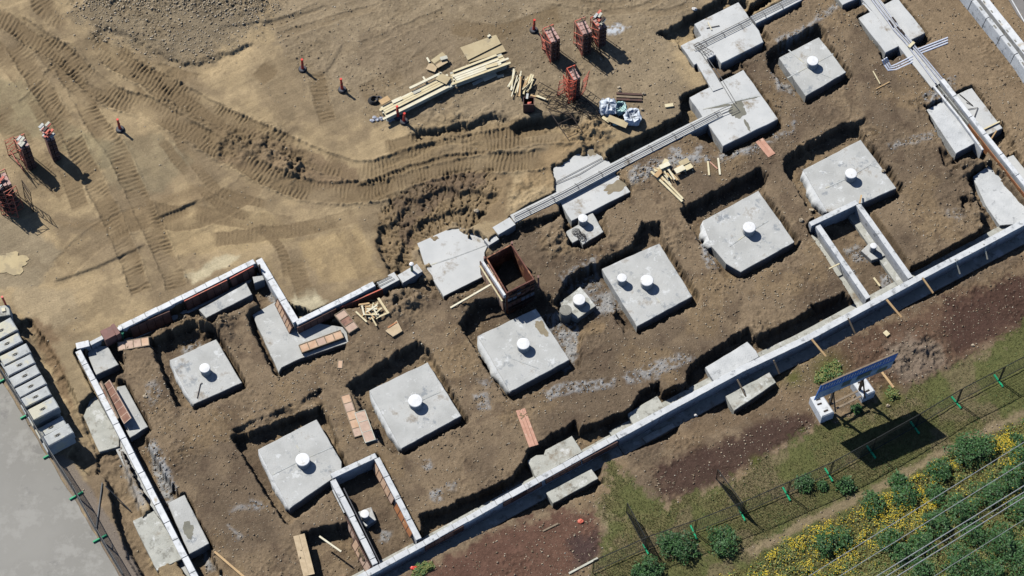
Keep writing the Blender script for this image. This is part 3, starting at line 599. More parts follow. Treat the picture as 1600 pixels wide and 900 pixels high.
for px, zt, half, zmax in [([(548, 910), (660, 850), (964, 682), (1260, 529), (1460, 421), (1680, 303)], .25, 23, -.78), ([(122, 548), (211, 720), (322, 935)], .22, 9, -.35), ([(1360, 0), (1424, 80), (1466, 132)], .02, 13, -.10), ([(1472, 124), (1618, 308)], .3, 10, -.3),
                           ([(801, 342), (957, 262), (1126, 176)], .02, 9, -.12), ([(1096, 95), (1122, 140)], .03, 10, -.12), ([(1177, 31), (1262, -12)], .04, 9, -.12), ([(404, 405), (463, 503)], .2, 6, -.05), ([(463, 503), (656, 418)], .2, 9, -.3),
                           ([(1278, 352), (1357, 466)], .22, 16, -.68), ([(1341, 319), (1423, 434)], .22, 16, -.7), ([(1266, 350), (1340, 315)], .22, 6, -.3), ([(518, 744), (588, 711)], .2, 6, -.4), ([(520, 750), (587, 882)], .2, 8, -.7), ([(589, 716), (655, 843)], .2, 8, -.7)]: clear_line(px, zt, half, zmax)
# flat under the asphalt
ASP = [(-300, 380), (-60, 500), (2, 588), (62, 690), (130, 800), (192, 905), (300, 1100), (-300, 1100)]
asp = mask(ASP, 6, 1); H = H * (1 - asp) + asp * -.06
m_ = mask([(2, 588), (62, 690), (130, 800), (192, 905), (225, 905), (165, 800), (112, 720), (85, 705), (60, 640)], 8, 4); paint(m_ * .8, L3(132, 122, 112)); H = H * (1 - m_ * .7)
C = np.clip(C, .01, .9)
# --- mesh
ring = np.maximum(np.maximum(-gx - 29.3, gx - 29.3), np.maximum(-gy - 17.4, gy - 20.8)); H *= 1 - sstep(ring / 3)
co = np.stack([gx, gy, H], 1).astype(np.float32)
me = bpy.data.meshes.new('ground'); me.vertices.add(NX * NY); me.vertices.foreach_set('co', co.ravel())
ii = (np.arange(NY - 1)[:, None] * NX + np.arange(NX - 1)[None, :]).ravel()
q = np.stack([ii, ii + 1, ii + NX + 1, ii + NX], 1).astype(np.int32); nf = len(q)
me.loops.add(nf * 4); me.loops.foreach_set('vertex_index', q.ravel()); me.polygons.add(nf)
me.polygons.foreach_set('loop_start', np.arange(nf, dtype=np.int32) * 4); me.polygons.foreach_set('loop_total', np.full(nf, 4, np.int32))
me.polygons.foreach_set('use_smooth', np.ones(nf, bool))
me.update(calc_edges=True)
at = me.color_attributes.new('soil', 'FLOAT_COLOR', 'POINT')
at.data.foreach_set('color', np.concatenate([C, np.clip(rough * (1 - grassy), 0, 1)[:, None]], 1).astype(np.float32).ravel())
ground = bpy.data.objects.new('ground', me); COL.objects.link(ground); ground['kind'] = 'structure'
m = bpy.data.materials.new('soil'); m.use_nodes = True; n = m.node_tree; b = n.nodes['Principled BSDF']; lk = n.links.new
va = n.nodes.new('ShaderNodeVertexColor'); va.layer_name = 'soil'; g = n.nodes.new('ShaderNodeNewGeometry')
def nz(s, d=4, r=.6):
    t = n.nodes.new('ShaderNodeTexNoise'); t.inputs['Scale'].default_value = s; t.inputs['Detail'].default_value = d; t.inputs['Roughness'].default_value = r; lk(g.outputs['Position'], t.inputs['Vector']); return t
mr = n.nodes.new('ShaderNodeMapRange'); mr.inputs[1].default_value = .3; mr.inputs[2].default_value = .7; mr.inputs[3].default_value = .74; mr.inputs[4].default_value = 1.26; lk(nz(12, 8, .8).outputs[0], mr.inputs[0])
mul = n.nodes.new('ShaderNodeMix'); mul.data_type = 'RGBA'; mul.blend_type = 'MULTIPLY'; mul.inputs[0].default_value = 1; lk(va.outputs[0], mul.inputs[6]); lk(mr.outputs[0], mul.inputs[7])
vo = n.nodes.new('ShaderNodeTexVoronoi'); vo.inputs['Scale'].default_value = 7; vo.inputs['Randomness'].default_value = 1; lk(g.outputs['Position'], vo.inputs['Vector'])
ps = n.nodes.new('ShaderNodeMapRange'); ps.inputs[1].default_value = .17; ps.inputs[2].default_value = .12; lk(vo.outputs['Distance'], ps.inputs[0])
sep = n.nodes.new('ShaderNodeSeparateColor'); lk(vo.outputs['Color'], sep.inputs[0])
th = n.nodes.new('ShaderNodeMath'); th.operation = 'GREATER_THAN'; th.inputs[1].default_value = .72; lk(sep.outputs[0], th.inputs[0])
m1 = n.nodes.new('ShaderNodeMath'); m1.operation = 'MULTIPLY'; lk(ps.outputs[0], m1.inputs[0]); lk(th.outputs[0], m1.inputs[1])
m2 = n.nodes.new('ShaderNodeMath'); m2.operation = 'MULTIPLY'; lk(m1.outputs[0], m2.inputs[0]); lk(va.outputs[1], m2.inputs[1])
m3 = n.nodes.new('ShaderNodeMath'); m3.operation = 'MULTIPLY'; m3.inputs[1].default_value = .55; lk(m2.outputs[0], m3.inputs[0])
mx = n.nodes.new('ShaderNodeMix'); mx.data_type = 'RGBA'; lk(m3.outputs[0], mx.inputs[0]); lk(mul.outputs[2], mx.inputs[6]); mx.inputs[7].default_value = rgb(206, 192, 168)
lk(mx.outputs[2], b.inputs['Base Color']); b.inputs['Roughness'].default_value = .95; b.inputs['Specular IOR Level'].default_value = .15
bp = n.nodes.new('ShaderNodeBump'); bp.inputs['Strength'].default_value = .8; bp.inputs['Distance'].default_value = .07; lk(nz(14, 8, .78).outputs[0], bp.inputs['Height'])
bp2 = n.nodes.new('ShaderNodeBump'); bp2.inputs['Strength'].default_value = .6; bp2.inputs['Distance'].default_value = .03; lk(m2.outputs[0], bp2.inputs['Height']); lk(bp.outputs[0], bp2.inputs['Normal'])
lk(bp2.outputs[0], b.inputs['Normal']); me.materials.append(m)
Hg = H.reshape(NY, NX)
def gz(x, y):
    i = int(np.clip(np.searchsorted(XA, x), 1, NX - 1)); j = int(np.clip(np.searchsorted(YA, y), 1, NY - 1)); return float(Hg[j, i])
def G(px, py):
    """point on the ground seen at px,py"""
    z = 0
    for _ in range(4): p = W(px, py, z); z = gz(p.x, p.y)
    return W(px, py, z)

# ================================================================== SETTING SHEETS
mb = MB(); mb.prism(P2([(-300, 380), (-60, 500), (0, 590), (60, 690), (128, 800), (190, 905), (300, 1100), (-300, 1100)], 0), .0, -.4, .01, jit=.03)
obj('asphalt_lot', mb, 'asphalt', kind='structure')
pv = [W(1558, -30, 0), W(1720, -40, 0), W(1720, 150, 0), W(1640, 80, 0), W(1590, 25, 0)]
mb = MB(); mb.prism([(p.x, p.y) for p in pv], .06, -.3, .01)
pave = obj('pavement', mb, 'paving', kind='structure')
mb = MB(); a, b = W(1578, -5, .06), W(1604, 40, .06); mb.bar(a, b, .06, .012); obj('kerb_line', mb, 'foam_white', pave)
# puddle
mb = MB(); pts = []
c0 = W(16, 410, .0)
for k in range(70):
    t = 2 * math.pi * k / 70; r = .95 + .55 * mnoise.noise(Vector((math.cos(t) * 1.7, math.sin(t) * 1.7, 3))) + .25 * mnoise.noise(Vector((math.cos(t) * 5, math.sin(t) * 5, 7)))
    pts.append((c0.x + math.cos(t) * .95 * r, c0.y + math.sin(t) * .62 * r))
zp = max(gz(p[0], p[1]) for p in pts) ; mb.prism(pts, gz(c0.x, c0.y) + .03, gz(c0.x, c0.y) - .1)
obj('puddle', mb, 'puddle_mud', kind='structure')

# ================================================================== FOUNDATION PADS
def pad(px, zt, label, m='pad_concrete', zb=-.9, group='square concrete footing pads', jit=.015, ch=.025, cracks=None, rough=False):
    c = cen(px, zt); c = (c[0], c[1], zb)
    mb = MB(); mb.prism(P2(px, zt), zt, zb, ch, jit=jit)
    t = thing('foundation_pad', label, 'concrete pad', c, group)
    obj('slab', mb, m, t)
    for cr in (cracks or []):
        q = MB(); pts = [W(x, y, zt + .003) for x, y in cr]
        # thin raised mortar seam
        for a, b in zip(pts[:-1], pts[1:]): q.bar(a, b, .05 + random.random() * .02, .02)
        obj('seam', q, 'block_concrete', t)
    if rough:                                # over-poured concrete bulging along the west side
        a, b = W(*px[0], zt), W(*px[-1], zt); d = (b - a); L = d.length; d.normalize(); nn = Vector((d.y, -d.x, 0)); n_ = 26; q = MB(); vs = []
        if nn.x > 0: nn = -nn
        for k in range(n_ + 1):
            s_ = k / n_; e = math.sin(math.pi * s_) ** .4; w_ = e * (.08 + .06 * rough * (.35 + .65 * max(0, mnoise.noise(Vector((s_ * 4, rough, zt * 9 + px[0][0]))) + .35))) * (1 + .5 * mnoise.noise(Vector((s_ * 17, 3, px[0][0])))); p = a + d * L * s_
            for o, z_ in ((-.10, -.02), (0, -.05), (.45, -.10), (.85, -.22), (1.0, -.36), (.9, -.7)):
                pt = p + nn * (w_ * o if o > 0 else o * .6); vs.append((pt.x, pt.y, zt + z_ + .02 * mnoise.noise(Vector((s_ * 23, o * 3, px[0][1])))))
        fs = [(k * 6 + j, k * 6 + j + 1, (k + 1) * 6 + j + 1, (k + 1) * 6 + j) for k in range(n_) for j in range(5)]
        q.add(vs, fs); obj('overpour', q, 'white_dust', t, smooth=True)
    return t
for i_, (px, zt, lb, m_, cr, rg) in enumerate(PADS): pad(px, zt, lb, m_, cracks=cr, rough=rg)
for px, zt, lb, m_, cr in OP: pad(px, zt, lb, m_, cracks=cr, group=None, jit=.015)

def stain(pad_label, px, py, rx_, ry_, zt, m_, seed, ang=0.0):
    t = next(o for o in bpy.data.objects if o.get('label') == pad_label); c = W(px, py, zt); pts = []
    for k in range(36):
        a = 2 * math.pi * k / 36; r = .9 + .5 * mnoise.noise(Vector((math.cos(a) * 1.5 + seed, math.sin(a) * 1.5, seed))) + .25 * mnoise.noise(Vector((math.cos(a) * 5, math.sin(a) * 5, seed)))
        x, y = math.cos(a) * rx_ * r, math.sin(a) * ry_ * r; pts.append((c.x + x * math.cos(ang) - y * math.sin(ang), c.y + x * math.sin(ang) + y * math.cos(ang)))
    mb = MB(); mb.prism(pts, zt + .005, zt - .02); obj('stain', mb, m_, t)
stain(OP[0][2], 1153, 172, .50, .55, -.02, 'damp_concrete', 1); stain(OP[0][2], 1167, 195, .10, .45, -.02, 'damp_concrete', 2, .35); stain(OP[0][2], 1125, 166, .95, .07, -.02, 'damp_concrete', 4, .2); stain(OP[0][2], 1172, 154, .6, .05, -.02, 'damp_concrete', 6, .25)
stain(PADS[4][2], 846, 512, .28, .55, ZT, 'mud_stain', 3, .5); stain('grey pad right of the left wall with a brown puddle stain', 294, 828, .28, .45, -.15, 'damp_concrete', 5, .3)
stain('large pale pad with muddy stains under the conduit beam', 962, 292, .75, .35, -.2, 'mud_stain', 8, .5); stain('large pale pad with muddy stains under the conduit beam', 925, 238, .3, .25, -.2, 'mud_stain', 9)
stain('pale stained pad left of the left wall near the bottom', 255, 845, .5, .8, -.15, 'old_concrete', 10, .4)
# ------------------------------------------------------------------ stubs with caps
def stub(px, py, zb, r, h, label, cap=True, m='pipe_side'):
    p = W(px, py, zb + h); c = (p.x, p.y, zb)
    t = thing('pier_stub', label, 'pier stub', c, 'round pier stubs on the pads' if cap else None)
    mb = MB(); mb.lathe([(r, -.1), (r, h - .04), (r * .97, h - .02)], c); obj('tube', mb, m, t, smooth=False)
    if cap:
        mb = MB(); mb.lathe([(r * 1.05, h - .07), (r * 1.07, h), (r * 1.0, h + .025), (r * .5, h + .035), (.01, h + .038)], c); obj('cap', mb, 'pipe_white', t)
    else:
        mb = MB(); mb.lathe([(r * .8, h - .03), (r * .8, h - .01)], c); obj('core', mb, 'grey_bucket', t)
    return t
for a in [(1270, 95, ZT, .30, .45, 'white-capped stub on the top right square pad'),
          (1330, 271, ZT, .30, .5, 'white-capped stub on the pad by the upper wall box'),
          (1171, 355, ZT, .32, .5, 'white-capped stub on the pad with white spill lines'),
          (1011, 438, ZT, .32, .5, 'larger right-hand stub of the pair on the two-stub pad'),
          (972, 434, ZT, .24, .5, 'smaller left-hand stub of the pair on the two-stub pad'),
          (818, 537, ZT, .32, .45, 'white-capped stub on the pad below the column formwork box'),
          (649, 626, ZT, .34, .45, 'white-capped stub on the pad beside the two ply strips'),
          (473, 718, ZT, .34, .45, 'white-capped stub on the pad touching the lower wall box'),
          (320, 575, -.22, .26, .5, 'white-capped stub on the small pad at upper left'),
          (911, 341, -.3, .24, .5, 'white-capped stub on the small step pad'),
          (905, 468, -.4, .31, .4, 'white-capped stub on the tilted small plinth'),
          (570, 803, -.5, .21, .55, 'white-capped stub inside the lower wall box'),
          (1365, 384, -.5, .17, .5, 'white-capped stub inside the upper wall box')]: stub(*a)
stub(884, 484, -.85, .32, 1.0, 'open grey cardboard tube standing beside the tilted plinth', False, 'grey_bucket')
stub(926, 406, -.75, .17, .8, 'thin grey pipe standing alone above the two-stub pad', False, 'grey_bucket')

# ================================================================== WALLS
def wallseg(name, pts, zt, wd, label, m='wall_concrete', zb=-.9, caps=None, foot=None, group=None, cap_m='foam_white', cap_h=.05):
    """pts: centre line of the top in photo px"""
    P = [W(x, y, zt) for x, y in pts]; c = (sum(p.x for p in P) / len(P), sum(p.y for p in P) / len(P), zb)
    t = thing(name, label, 'foundation wall', c, group)
    def strip(P, wl, wr, zt, zb, mb, ch):
        L, Rr = [], []
        for i in range(len(P)):
            d = (P[min(i + 1, len(P) - 1)] - P[max(i - 1, 0)]); d.z = 0; d.normalize(); nn = Vector((-d.y, d.x, 0))
            L.append(P[i] + nn * wl); Rr.append(P[i] - nn * wr)
        mb.prism([(p.x, p.y) for p in L] + [(p.x, p.y) for p in Rr[::-1]], zt, zb, ch, jit=.006)
    mb = MB(); strip(P, wd / 2, wd / 2, zt - (cap_h if caps else 0), zb, mb, .012); obj('body', mb, m, t)
    if caps:
        tot = sum((b - a).length for a, b in zip(P[:-1], P[1:])); s = 0
        def at(s):
            for a, b in zip(P[:-1], P[1:]):
                l = (b - a).length
                if s <= l: return a + (b - a).normalized() * s
                s -= l
            return P[-1].copy()
        while s < tot - .1:
            l = min(caps * random.uniform(.85, 1.15), tot - s); a, b = at(s), at(s + l - .025)
            d = (b - a); d.z = 0; d.normalize(); nn = Vector((-d.y, d.x, 0)); wv = wd * random.uniform(.98, 1.08)
            off = random.uniform(-.012, .012)
            q = MB(); q.prism([((a + nn * (wv / 2 + off)).x, (a + nn * (wv / 2 + off)).y), ((b + nn * (wv / 2 + off)).x, (b + nn * (wv / 2 + off)).y), ((b - nn * (wv / 2 - off)).x, (b - nn * (wv / 2 - off)).y), ((a - nn * (wv / 2 - off)).x, (a - nn * (wv / 2 - off)).y)], zt + random.uniform(0, .018), zt - cap_h + .002, .012)
            obj('top_block', q, cap_m, t); s += l
    if foot:
        mb = MB(); strip(P, foot[0], foot[1], foot[2], zb - .1, mb, .02); obj('footing', mb, foot[3] if len(foot) > 3 else 'old_concrete', t)
    return t
ZW = .22
wallseg('foundation_wall', [(122, 548), (211, 720), (322, 935)], ZW, .30, 'long white-topped wall running down the left side of the site', caps=1.05, foot=(.25, .55, -.5, 'pad_concrete'))
wallseg('foundation_wall', [(119, 541), (140, 536)], ZW + .004, .34, 'short white-topped wall stub at the left corner', caps=.9)
wallseg('foundation_wall', [(141, 537), (186, 514)], ZW - .06, .22, 'narrow low wall beside the left corner under a brown cover', caps=1.2, cap_m='wall_concrete')
wallseg('foundation_wall', [(186, 513), (300, 457), (398, 408)], ZW, .30, 'white-topped wall along the upper left edge', caps=.75, foot=(.15, .5, -.7, 'pad_concrete'))
wallseg('foundation_wall', [(404, 405), (435, 457), (463, 503)], ZW + .003, .34, 'white-topped wall leg stepping inward from the upper left peak', caps=1.5, cap_m='foam_white')
wallseg('foundation_wall', [(463, 504), (520, 476), (585, 443)], ZW, .30, 'white-topped wall right of the inward corner, above brick-coloured panels', caps=1.3)
wallseg('foundation_wall', [(592, 446), (620, 431)], .0, .55, 'first concrete step of the wall, bearing loose rods', m='pad_concrete_smooth')
wallseg('foundation_wall', [(625, 436), (656, 418)], -.06, .55, 'second concrete step of the wall, carrying the green pipe', m='pad_concrete_smooth')
wallseg('foundation_wall', [(760, 379), (776, 369)], -.12, .45, 'small low concrete step left of the brown column box', m='pad_concrete_smooth')
wallseg('foundation_wall', [(774, 361), (801, 345)], .05, .56, 'raised concrete step where the conduit beam begins', m='pad_concrete_smooth')
BT = [wallseg('grade_beam', [(801, 342), (880, 303), (957, 262), (1060, 209), (1126, 176)], .02, .55, 'long grey beam with rods on top crossing to the two-beam pad', m='pad_concrete_smooth', zb=-.9),
      wallseg('grade_beam', [(1096, 95), (1122, 140)], .03, .62, 'short grey beam between the two uppermost left pads', m='pad_concrete_smooth', zb=-.9),
      wallseg('grade_beam', [(1177, 31), (1262, -12)], .04, .55, 'grey beam with rods leaving the frame at the top', m='pad_concrete_smooth', zb=-.9),
      wallseg('grade_beam', [(1350, -14), (1378, 18), (1424, 80), (1466, 132)], .02, .85, 'wide grey beam with conduits at the top right', m='pad_concrete_smooth', zb=-.9)]
for b_ in BT: b_['category'] = 'concrete beam'
wallseg('foundation_wall', [(1472, 124), (1536, 206), (1618, 308)], .3, .24, 'white-topped outer wall on the right side of the site', caps=1.4)
wallseg('foundation_wall', [(1459, 134), (1500, 184), (1536, 234)], .1, .12, 'thin pale inner wall lip beside the right-hand wall', m='foam_white')
wallseg('foundation_wall', [(548, 910), (660, 850), (800, 772), (964, 682)], .25, .30, 'left half of the long lower wall with block joints on top', caps=.8, cap_m='wall_concrete', foot=(.62, .72, -.66, 'old_concrete'))
wallseg('foundation_wall', [(965, 681.4), (1073, 623), (1158, 577), (1260, 529), (1360, 475), (1460, 421), (1512, 394), (1600, 347), (1680, 303)], .25, .34, 'right half of the long lower wall, plain concrete, held by timber props', m='wall_concrete', foot=(.80, .74, -.66, 'old_concrete'))
bx = 'walls of the lower open box'
wallseg('foundation_wall', [(518, 744), (588, 711)], .22, .28, 'upper end wall of the lower open wall box', caps=1.3, cap_m='wall_concrete', group=None)
wallseg('foundation_wall', [(520, 750), (554, 815), (587, 882)], .223, .28, 'left side wall of the lower open wall box', caps=1.2, cap_m='wall_concrete')
wallseg('foundation_wall', [(589, 716), (622, 779), (655, 843)], .223, .28, 'right side wall of the lower open wall box', caps=1.2, cap_m='wall_concrete')
wallseg('foundation_wall', [(1266, 350), (1340, 315)], .22, .28, 'upper end wall of the upper open wall box', m='wall_concrete')
wallseg('foundation_wall', [(1278, 352), (1318, 410), (1357, 466)], .223, .28, 'left side wall of the upper open wall box', m='wall_concrete', foot=(-.1, .5, -.55, 'old_concrete'))
wallseg('foundation_wall', [(1341, 319), (1384, 379), (1423, 434)], .223, .28, 'right side wall of the upper open wall box', m='wall_concrete', foot=(-.1, .5, -.6, 'old_concrete'))
wallseg('foundation_wall', [(1350, 3), (1364, 18)], -.05, .3, 'short wall fragment beside the pads at the top right', m='wall_concrete')

# inner ply lining of the lower box, left wall
mb = MB(); a, b = W(537, 762, .0), W(594, 880, .0); mb.bar(a + Vector((0, 0, -.45)), b + Vector((0, 0, -.45)), .05, .85)
setp(obj('formwork_lining', mb, 'rubber_grey'), 'dark lining board standing inside the lower open wall box', 'formwork board')
# ply lining of the right wall channel
mb = MB(); a, b = W(1466, 134, .1), W(1612, 318, .1); mb.bar(a + Vector((0, 0, -.35)), b + Vector((0, 0, -.35)), .03, .72)
mb2 = MB(); k = 9
t = thing('formwork_lining', 'orange plywood lining along the inside of the right-hand wall', 'formwork board', tuple(W(1540, 226, -.6)))
for i_ in range(k):
    s0, s1 = i_ / k, (i_ + 1) / k - .004; q = MB(); q.bar(a.lerp(b, s0) + Vector((.0, 0, -.3 + random.uniform(-.03, .03))), a.lerp(b, s1) + Vector((0, 0, -.3)), .03 + .006 * (i_ % 2), .7)
    obj('plywood_sheet', q, 'ply_orange' if i_ > 2 else 'old_concrete', t)

# ------------------------------------------------------------------ rods, conduits and bolts on beams
def rods(lines, z, r, label, cat='rebar', m='rod_on_beam', name='rebar_rod', group=None, sag=0, n=5):
    for k, ln in enumerate(lines):
        mb = MB(); mb.tube([W(x, y, z) for x, y in ln], r, n)
        obj(name, mb, m, label=label if isinstance(label, str) else label[k], cat=cat, group=group)
rods([[(803, 337 + o), (880, 299 + o), (957, 258 + o), (1060, 205 + o), (1130, 169 + o), (1143, 164 + o)] for o in (0, 4, 9)], .09, .018, [w_ + ' of three thin rods along the beam between the two large pale pads' for w_ in ('upper', 'middle', 'lower')], group='rods along the long beam')
rods([[(1172, 27 + o), (1100, 63 + o), (1085, 70 + o)] for o in (0, 4, 9)], .09, .018, [w_ + ' of three thin rods across the stepped pale pad' for w_ in ('upper', 'middle', 'lower')], group='rods across the stepped pad')
rods([[(1172, 26 + o), (1262, -18 + o)] for o in (0, 4, 8)], .10, .018, [w_ + ' of three thin rods on the beam leaving the frame at the top' for w_ in ('upper', 'middle', 'lower')], group='rods on the top beam')
rods([[(1090, 75), (1120, 118), (1145, 160), (1155, 172), (1142, 178)], [(1094, 74), (1124, 117), (1149, 159)]], .09, .018, 'bent thin rod on the short beam between the uppermost pads', group='rods on the short beam')
rods([[(867, 288), (905, 272), (945, 248)], [(867, 285), (940, 247)], [(880, 300), (948, 262)]], -.15, .016, 'thin rod lying loose on the muddy pale pad', group='loose rods on the muddy pad')
rods([[(586, 445), (612, 432)], [(590, 448), (616, 435)], [(590, 441), (610, 431)]], .05, .016, 'short thin rod on the first concrete wall step', group='rods on the first step')
rods([[(1362, -6), (1392, 33), (1400, 44), (1420, 66), (1445, 96), (1470, 128)], [(1367, -8), (1396, 32), (1404, 42), (1424, 66), (1450, 96), (1474, 125)], [(1358, -6), (1388, 34), (1396, 46), (1416, 68), (1440, 100), (1462, 130)]], .09, .045, [w_ + ' of three grey conduits along the top right beam' for w_ in ('middle', 'right', 'left')], 'conduit', 'conduit_grey', 'conduit_pipe', 'grey conduits on the top right beam', n=8)
for k, (x, y) in enumerate([(1397, 31), (1392, 36), (1405, 46), (1410, 50)]):
    mb = MB(); mb.bar(W(x - 3, y - 4, .12), W(x + 3, y + 4, .12), .10, .06); obj('pipe_coupling', mb, 'dark_steel', label='dark coupling clamped on the grey conduits over the pad', cat='pipe coupling', group='couplings on the conduits')
mb = MB(); mb.bar(W(1420, 74, .16), W(1428, 66, .16), .16, .09); obj('timber_block', mb, 'lumber', label='short pale timber block laid over the grey conduits', cat='timber block')
for o in (0, 4, 8):
    mb = MB(); mb.tube([W(1432, 82 + o - 4, -.02), W(1450, 75 + o - 4, .0), W(1481, 62 + o - 3, .02)], .055, 8)
    obj('conduit_pipe', mb, 'conduit_white', label={0: 'upper', 4: 'middle', 8: 'lower'}[o] + ' white conduit sticking out right of the top right beam', cat='conduit', group='white conduits right of the beam')
for o in (0, 1, 2):
    mb = MB(); mb.tube([W(1379 + o * 3, 94 - o * 2, .35), W(1382 + o * 3, 101 - o * 2, .12), W(1388 + o * 2, 110 - o * 3, .0), W(1400, 109 - o * 4, -.02), W(1426, 97 - o * 4.5, .0)], .055, 8)
    obj('conduit_pipe', mb, 'conduit_white', label={0: 'lower', 1: 'middle', 2: 'upper'}[o] + ' bent white conduit left of the top right beam', cat='conduit', group='bent white conduits left of the beam')
# stirrup ties on the beams
def ties(line, z, step, half, label, grp):
    P = [W(x, y, z) for x, y in line]; tot = 0
    for a, b in zip(P[:-1], P[1:]):
        d = (b - a); L = d.length; d.normalize(); nn = Vector((-d.y, d.x, 0)); s = step * .6
        while s < L:
            c = a + d * s; mb = MB()
            mb.tube([c + nn * half - Vector((0, 0, .02)), c + nn * half * .9 + Vector((0, 0, .07)), c + d * .06 + Vector((0, 0, .09)), c - nn * half * .9 + Vector((0, 0, .07)), c - nn * half + Vector((0, 0, -.02))], .012, 4)
            obj('tie_wire', mb, 'dark_steel', label=label, cat='wire tie', group=grp); s += step
ties([(803, 342), (957, 262), (1060, 209), (1126, 176)], .04, 1.5, .19, 'thin bent wire tie over the rods of the long beam', 'ties on the long beam')
ties([(1085, 75), (1177, 31), (1240, 0)], .06, 1.15, .19, 'thin bent wire tie over the rods across the stepped pad', 'ties across the stepped pad')
# rebar cage corner on stepped pad
t = thing('rebar_cage', 'small rebar corner cage on the stepped pale pad', 'rebar cage', tuple(W(1095, 75, .02)))
for k in range(6):
    x, y = 1084 + k * 4.2, 70 + k * 2.6; mb = MB()
    mb.tube([W(x, y, .04), W(x, y, .28), W(x + 7, y - 4, .28), W(x + 7, y - 4, .04)], .014, 4); obj('stirrup', mb, 'weathered_wood', t)
for o in ((0, 0), (7, -4)):
    mb = MB(); mb.tube([W(1083 + o[0], 70 + o[1], .28), W(1108 + o[0], 86 + o[1], .28)], .014, 4); obj('bar', mb, 'dark_steel', t)
# coils
for lb, x, y, z, n_ in [('rebar coil lying on the small step pad', 900, 362, -.22, 4), ('second rebar coil touching the first on the small step pad', 908, 369, -.22, 3)]:
    mb = MB()
    for k in range(n_):
        c = W(x + k * .6, y + k * .5, z + .03 * k); r = .22 - .03 * k
        mb.tube([c + Vector((math.cos(a) * r, math.sin(a) * r * .95, .012 * math.sin(3 * a))) for a in [i * 2 * math.pi / 18 for i in range(19)]], .012, 4, caps=False)
    for k in range(4):
        a = k * .8; c = W(x, y, z + .03); mb.tube([c + Vector((math.cos(a), math.sin(a), 0)) * .2, c - Vector((math.cos(a), math.sin(a), 0)) * .2], .01, 4)
    obj('rebar_coil', mb, 'wire_rod', label=lb, cat='rebar coil')
# loose rebar pieces
for lb, ln, z in [('bent rebar on the grey pad right of the right wall', [(1499, 147), (1512, 158), (1505, 152), (1520, 165), (1510, 160)], -.1),
                  ('angled dark bar on the grey pad right of the right wall', [(1511, 171), (1528, 168), (1522, 184)], -.1),
                  ('dark bar pair lying on the stepped pale pad', [(1104, 44), (1124, 40)], .06),
                  ('thin dark rod on the small upper left pad', [(308, 622), (313, 600), (316, 598)], -.18),
                  ('dark wire loop lying beside the lone grey pipe', [(905, 362), (915, 372), (912, 376)], -.2)]:
    mb = MB(); mb.tube([W(x, y, z) for x, y in ln], .022, 5); obj('rebar_rod', mb, 'dark_steel', label=lb, cat='rebar')
mb = MB(); mb.bar(W(1106, 34, .06), W(1112, 47, .06), .05, .04); obj('timber_stick', mb, 'lumber_pale', label='pale stick on the stepped pale pad', cat='stick')

# ------------------------------------------------------------------ green pipe
p = W(643, 413, .62); t = thing('stand_pipe', 'green standpipe with a white round cap on the second wall step', 'standpipe', (p.x, p.y, -.06))
mb = MB(); mb.tube([(p.x, p.y, -.06), (p.x, p.y, .60)], .07, 12); obj('pipe', mb, 'green_pipe', t)
mb = MB(); mb.lathe([(.10, .64), (.125, .68), (.11, .74), (.02, .77)], (p.x, p.y, -.06), 16); obj('cap', mb, 'pipe_white', t)
p = W(187, 512, .4); t = thing('stand_pipe', 'short green pipe stub with white cap beside the brown cover', 'standpipe', (p.x, p.y - .1, -.3))
mb = MB(); mb.tube([(p.x, p.y - .22, -.3), (p.x + .05, p.y - .16, .2)], .15, 12); obj('pipe', mb, 'green_pipe', t)
mb = MB(); mb.lathe([(.12, .55), (.14, .58), (.12, .62), (.02, .64)], (p.x, p.y, -.3), 16); obj('cap', mb, 'pipe_white', t)
p = W(406, 408, .5); t = thing('stand_pipe', 'thin dark post standing on the peak of the upper left wall', 'post', (p.x, p.y - .3, -.3))
mb = MB(); mb.tube([(p.x, p.y - .3, -.3), (p.x, p.y - .3, .62)], .055, 8); obj('pipe', mb, 'dark_steel', t)

# ================================================================== FORMWORK PANELS
def hpanel(p0, p1, wd, n, z, label, m='brick_ply_light', group=None, frame='weathered_wood', dz=0.0, th=.07, tilt=0.0, name='formwork_shutter', cat='formwork panel'):
    a, b = W(*p0, z), W(*p1, z + dz); d = b - a; L = d.length; d.normalize(); r = d.cross(Vector((0, 0, 1))).normalized()
    u = r.cross(d); r = (r * math.cos(tilt) + u * math.sin(tilt)); u = r.cross(d)
    t = thing(name, label, cat, tuple((a + b) / 2), group)
    mb = MB()
    for s in (-1, 1): mb.bar(a + r * s * (wd / 2 - .02), b + r * s * (wd / 2 - .02), .04, th, up=u)
    for k in range(n + 1):
        c = a + d * (L * k / n); c = a.lerp(b, min(max(k / n, .02 / L), 1 - .02 / L))
        mb.bar(c - r * (wd / 2 - .04), c + r * (wd / 2 - .04), .035, th, up=u)
    obj('frame', mb, frame, t)
    for k in range(n):
        c0 = a + d * (L * k / n + .025); c1 = a + d * (L * (k + 1) / n - .025); q = MB()
        q.bar(c0 + u * (th * .25 + .004 * (k % 3)), c1 + u * (th * .25 + random.uniform(-.006, .006)), wd - .09, .02, up=u); obj('plywood_cell', q, m if random.random() < .75 else {'brick_ply_light': 'brick_ply_pale', 'brick_ply': 'brick_ply_brown', 'brick_ply_pale': 'brick_ply', 'brick_ply_brown': 'brick_ply'}.get(m, m), t)
    return t
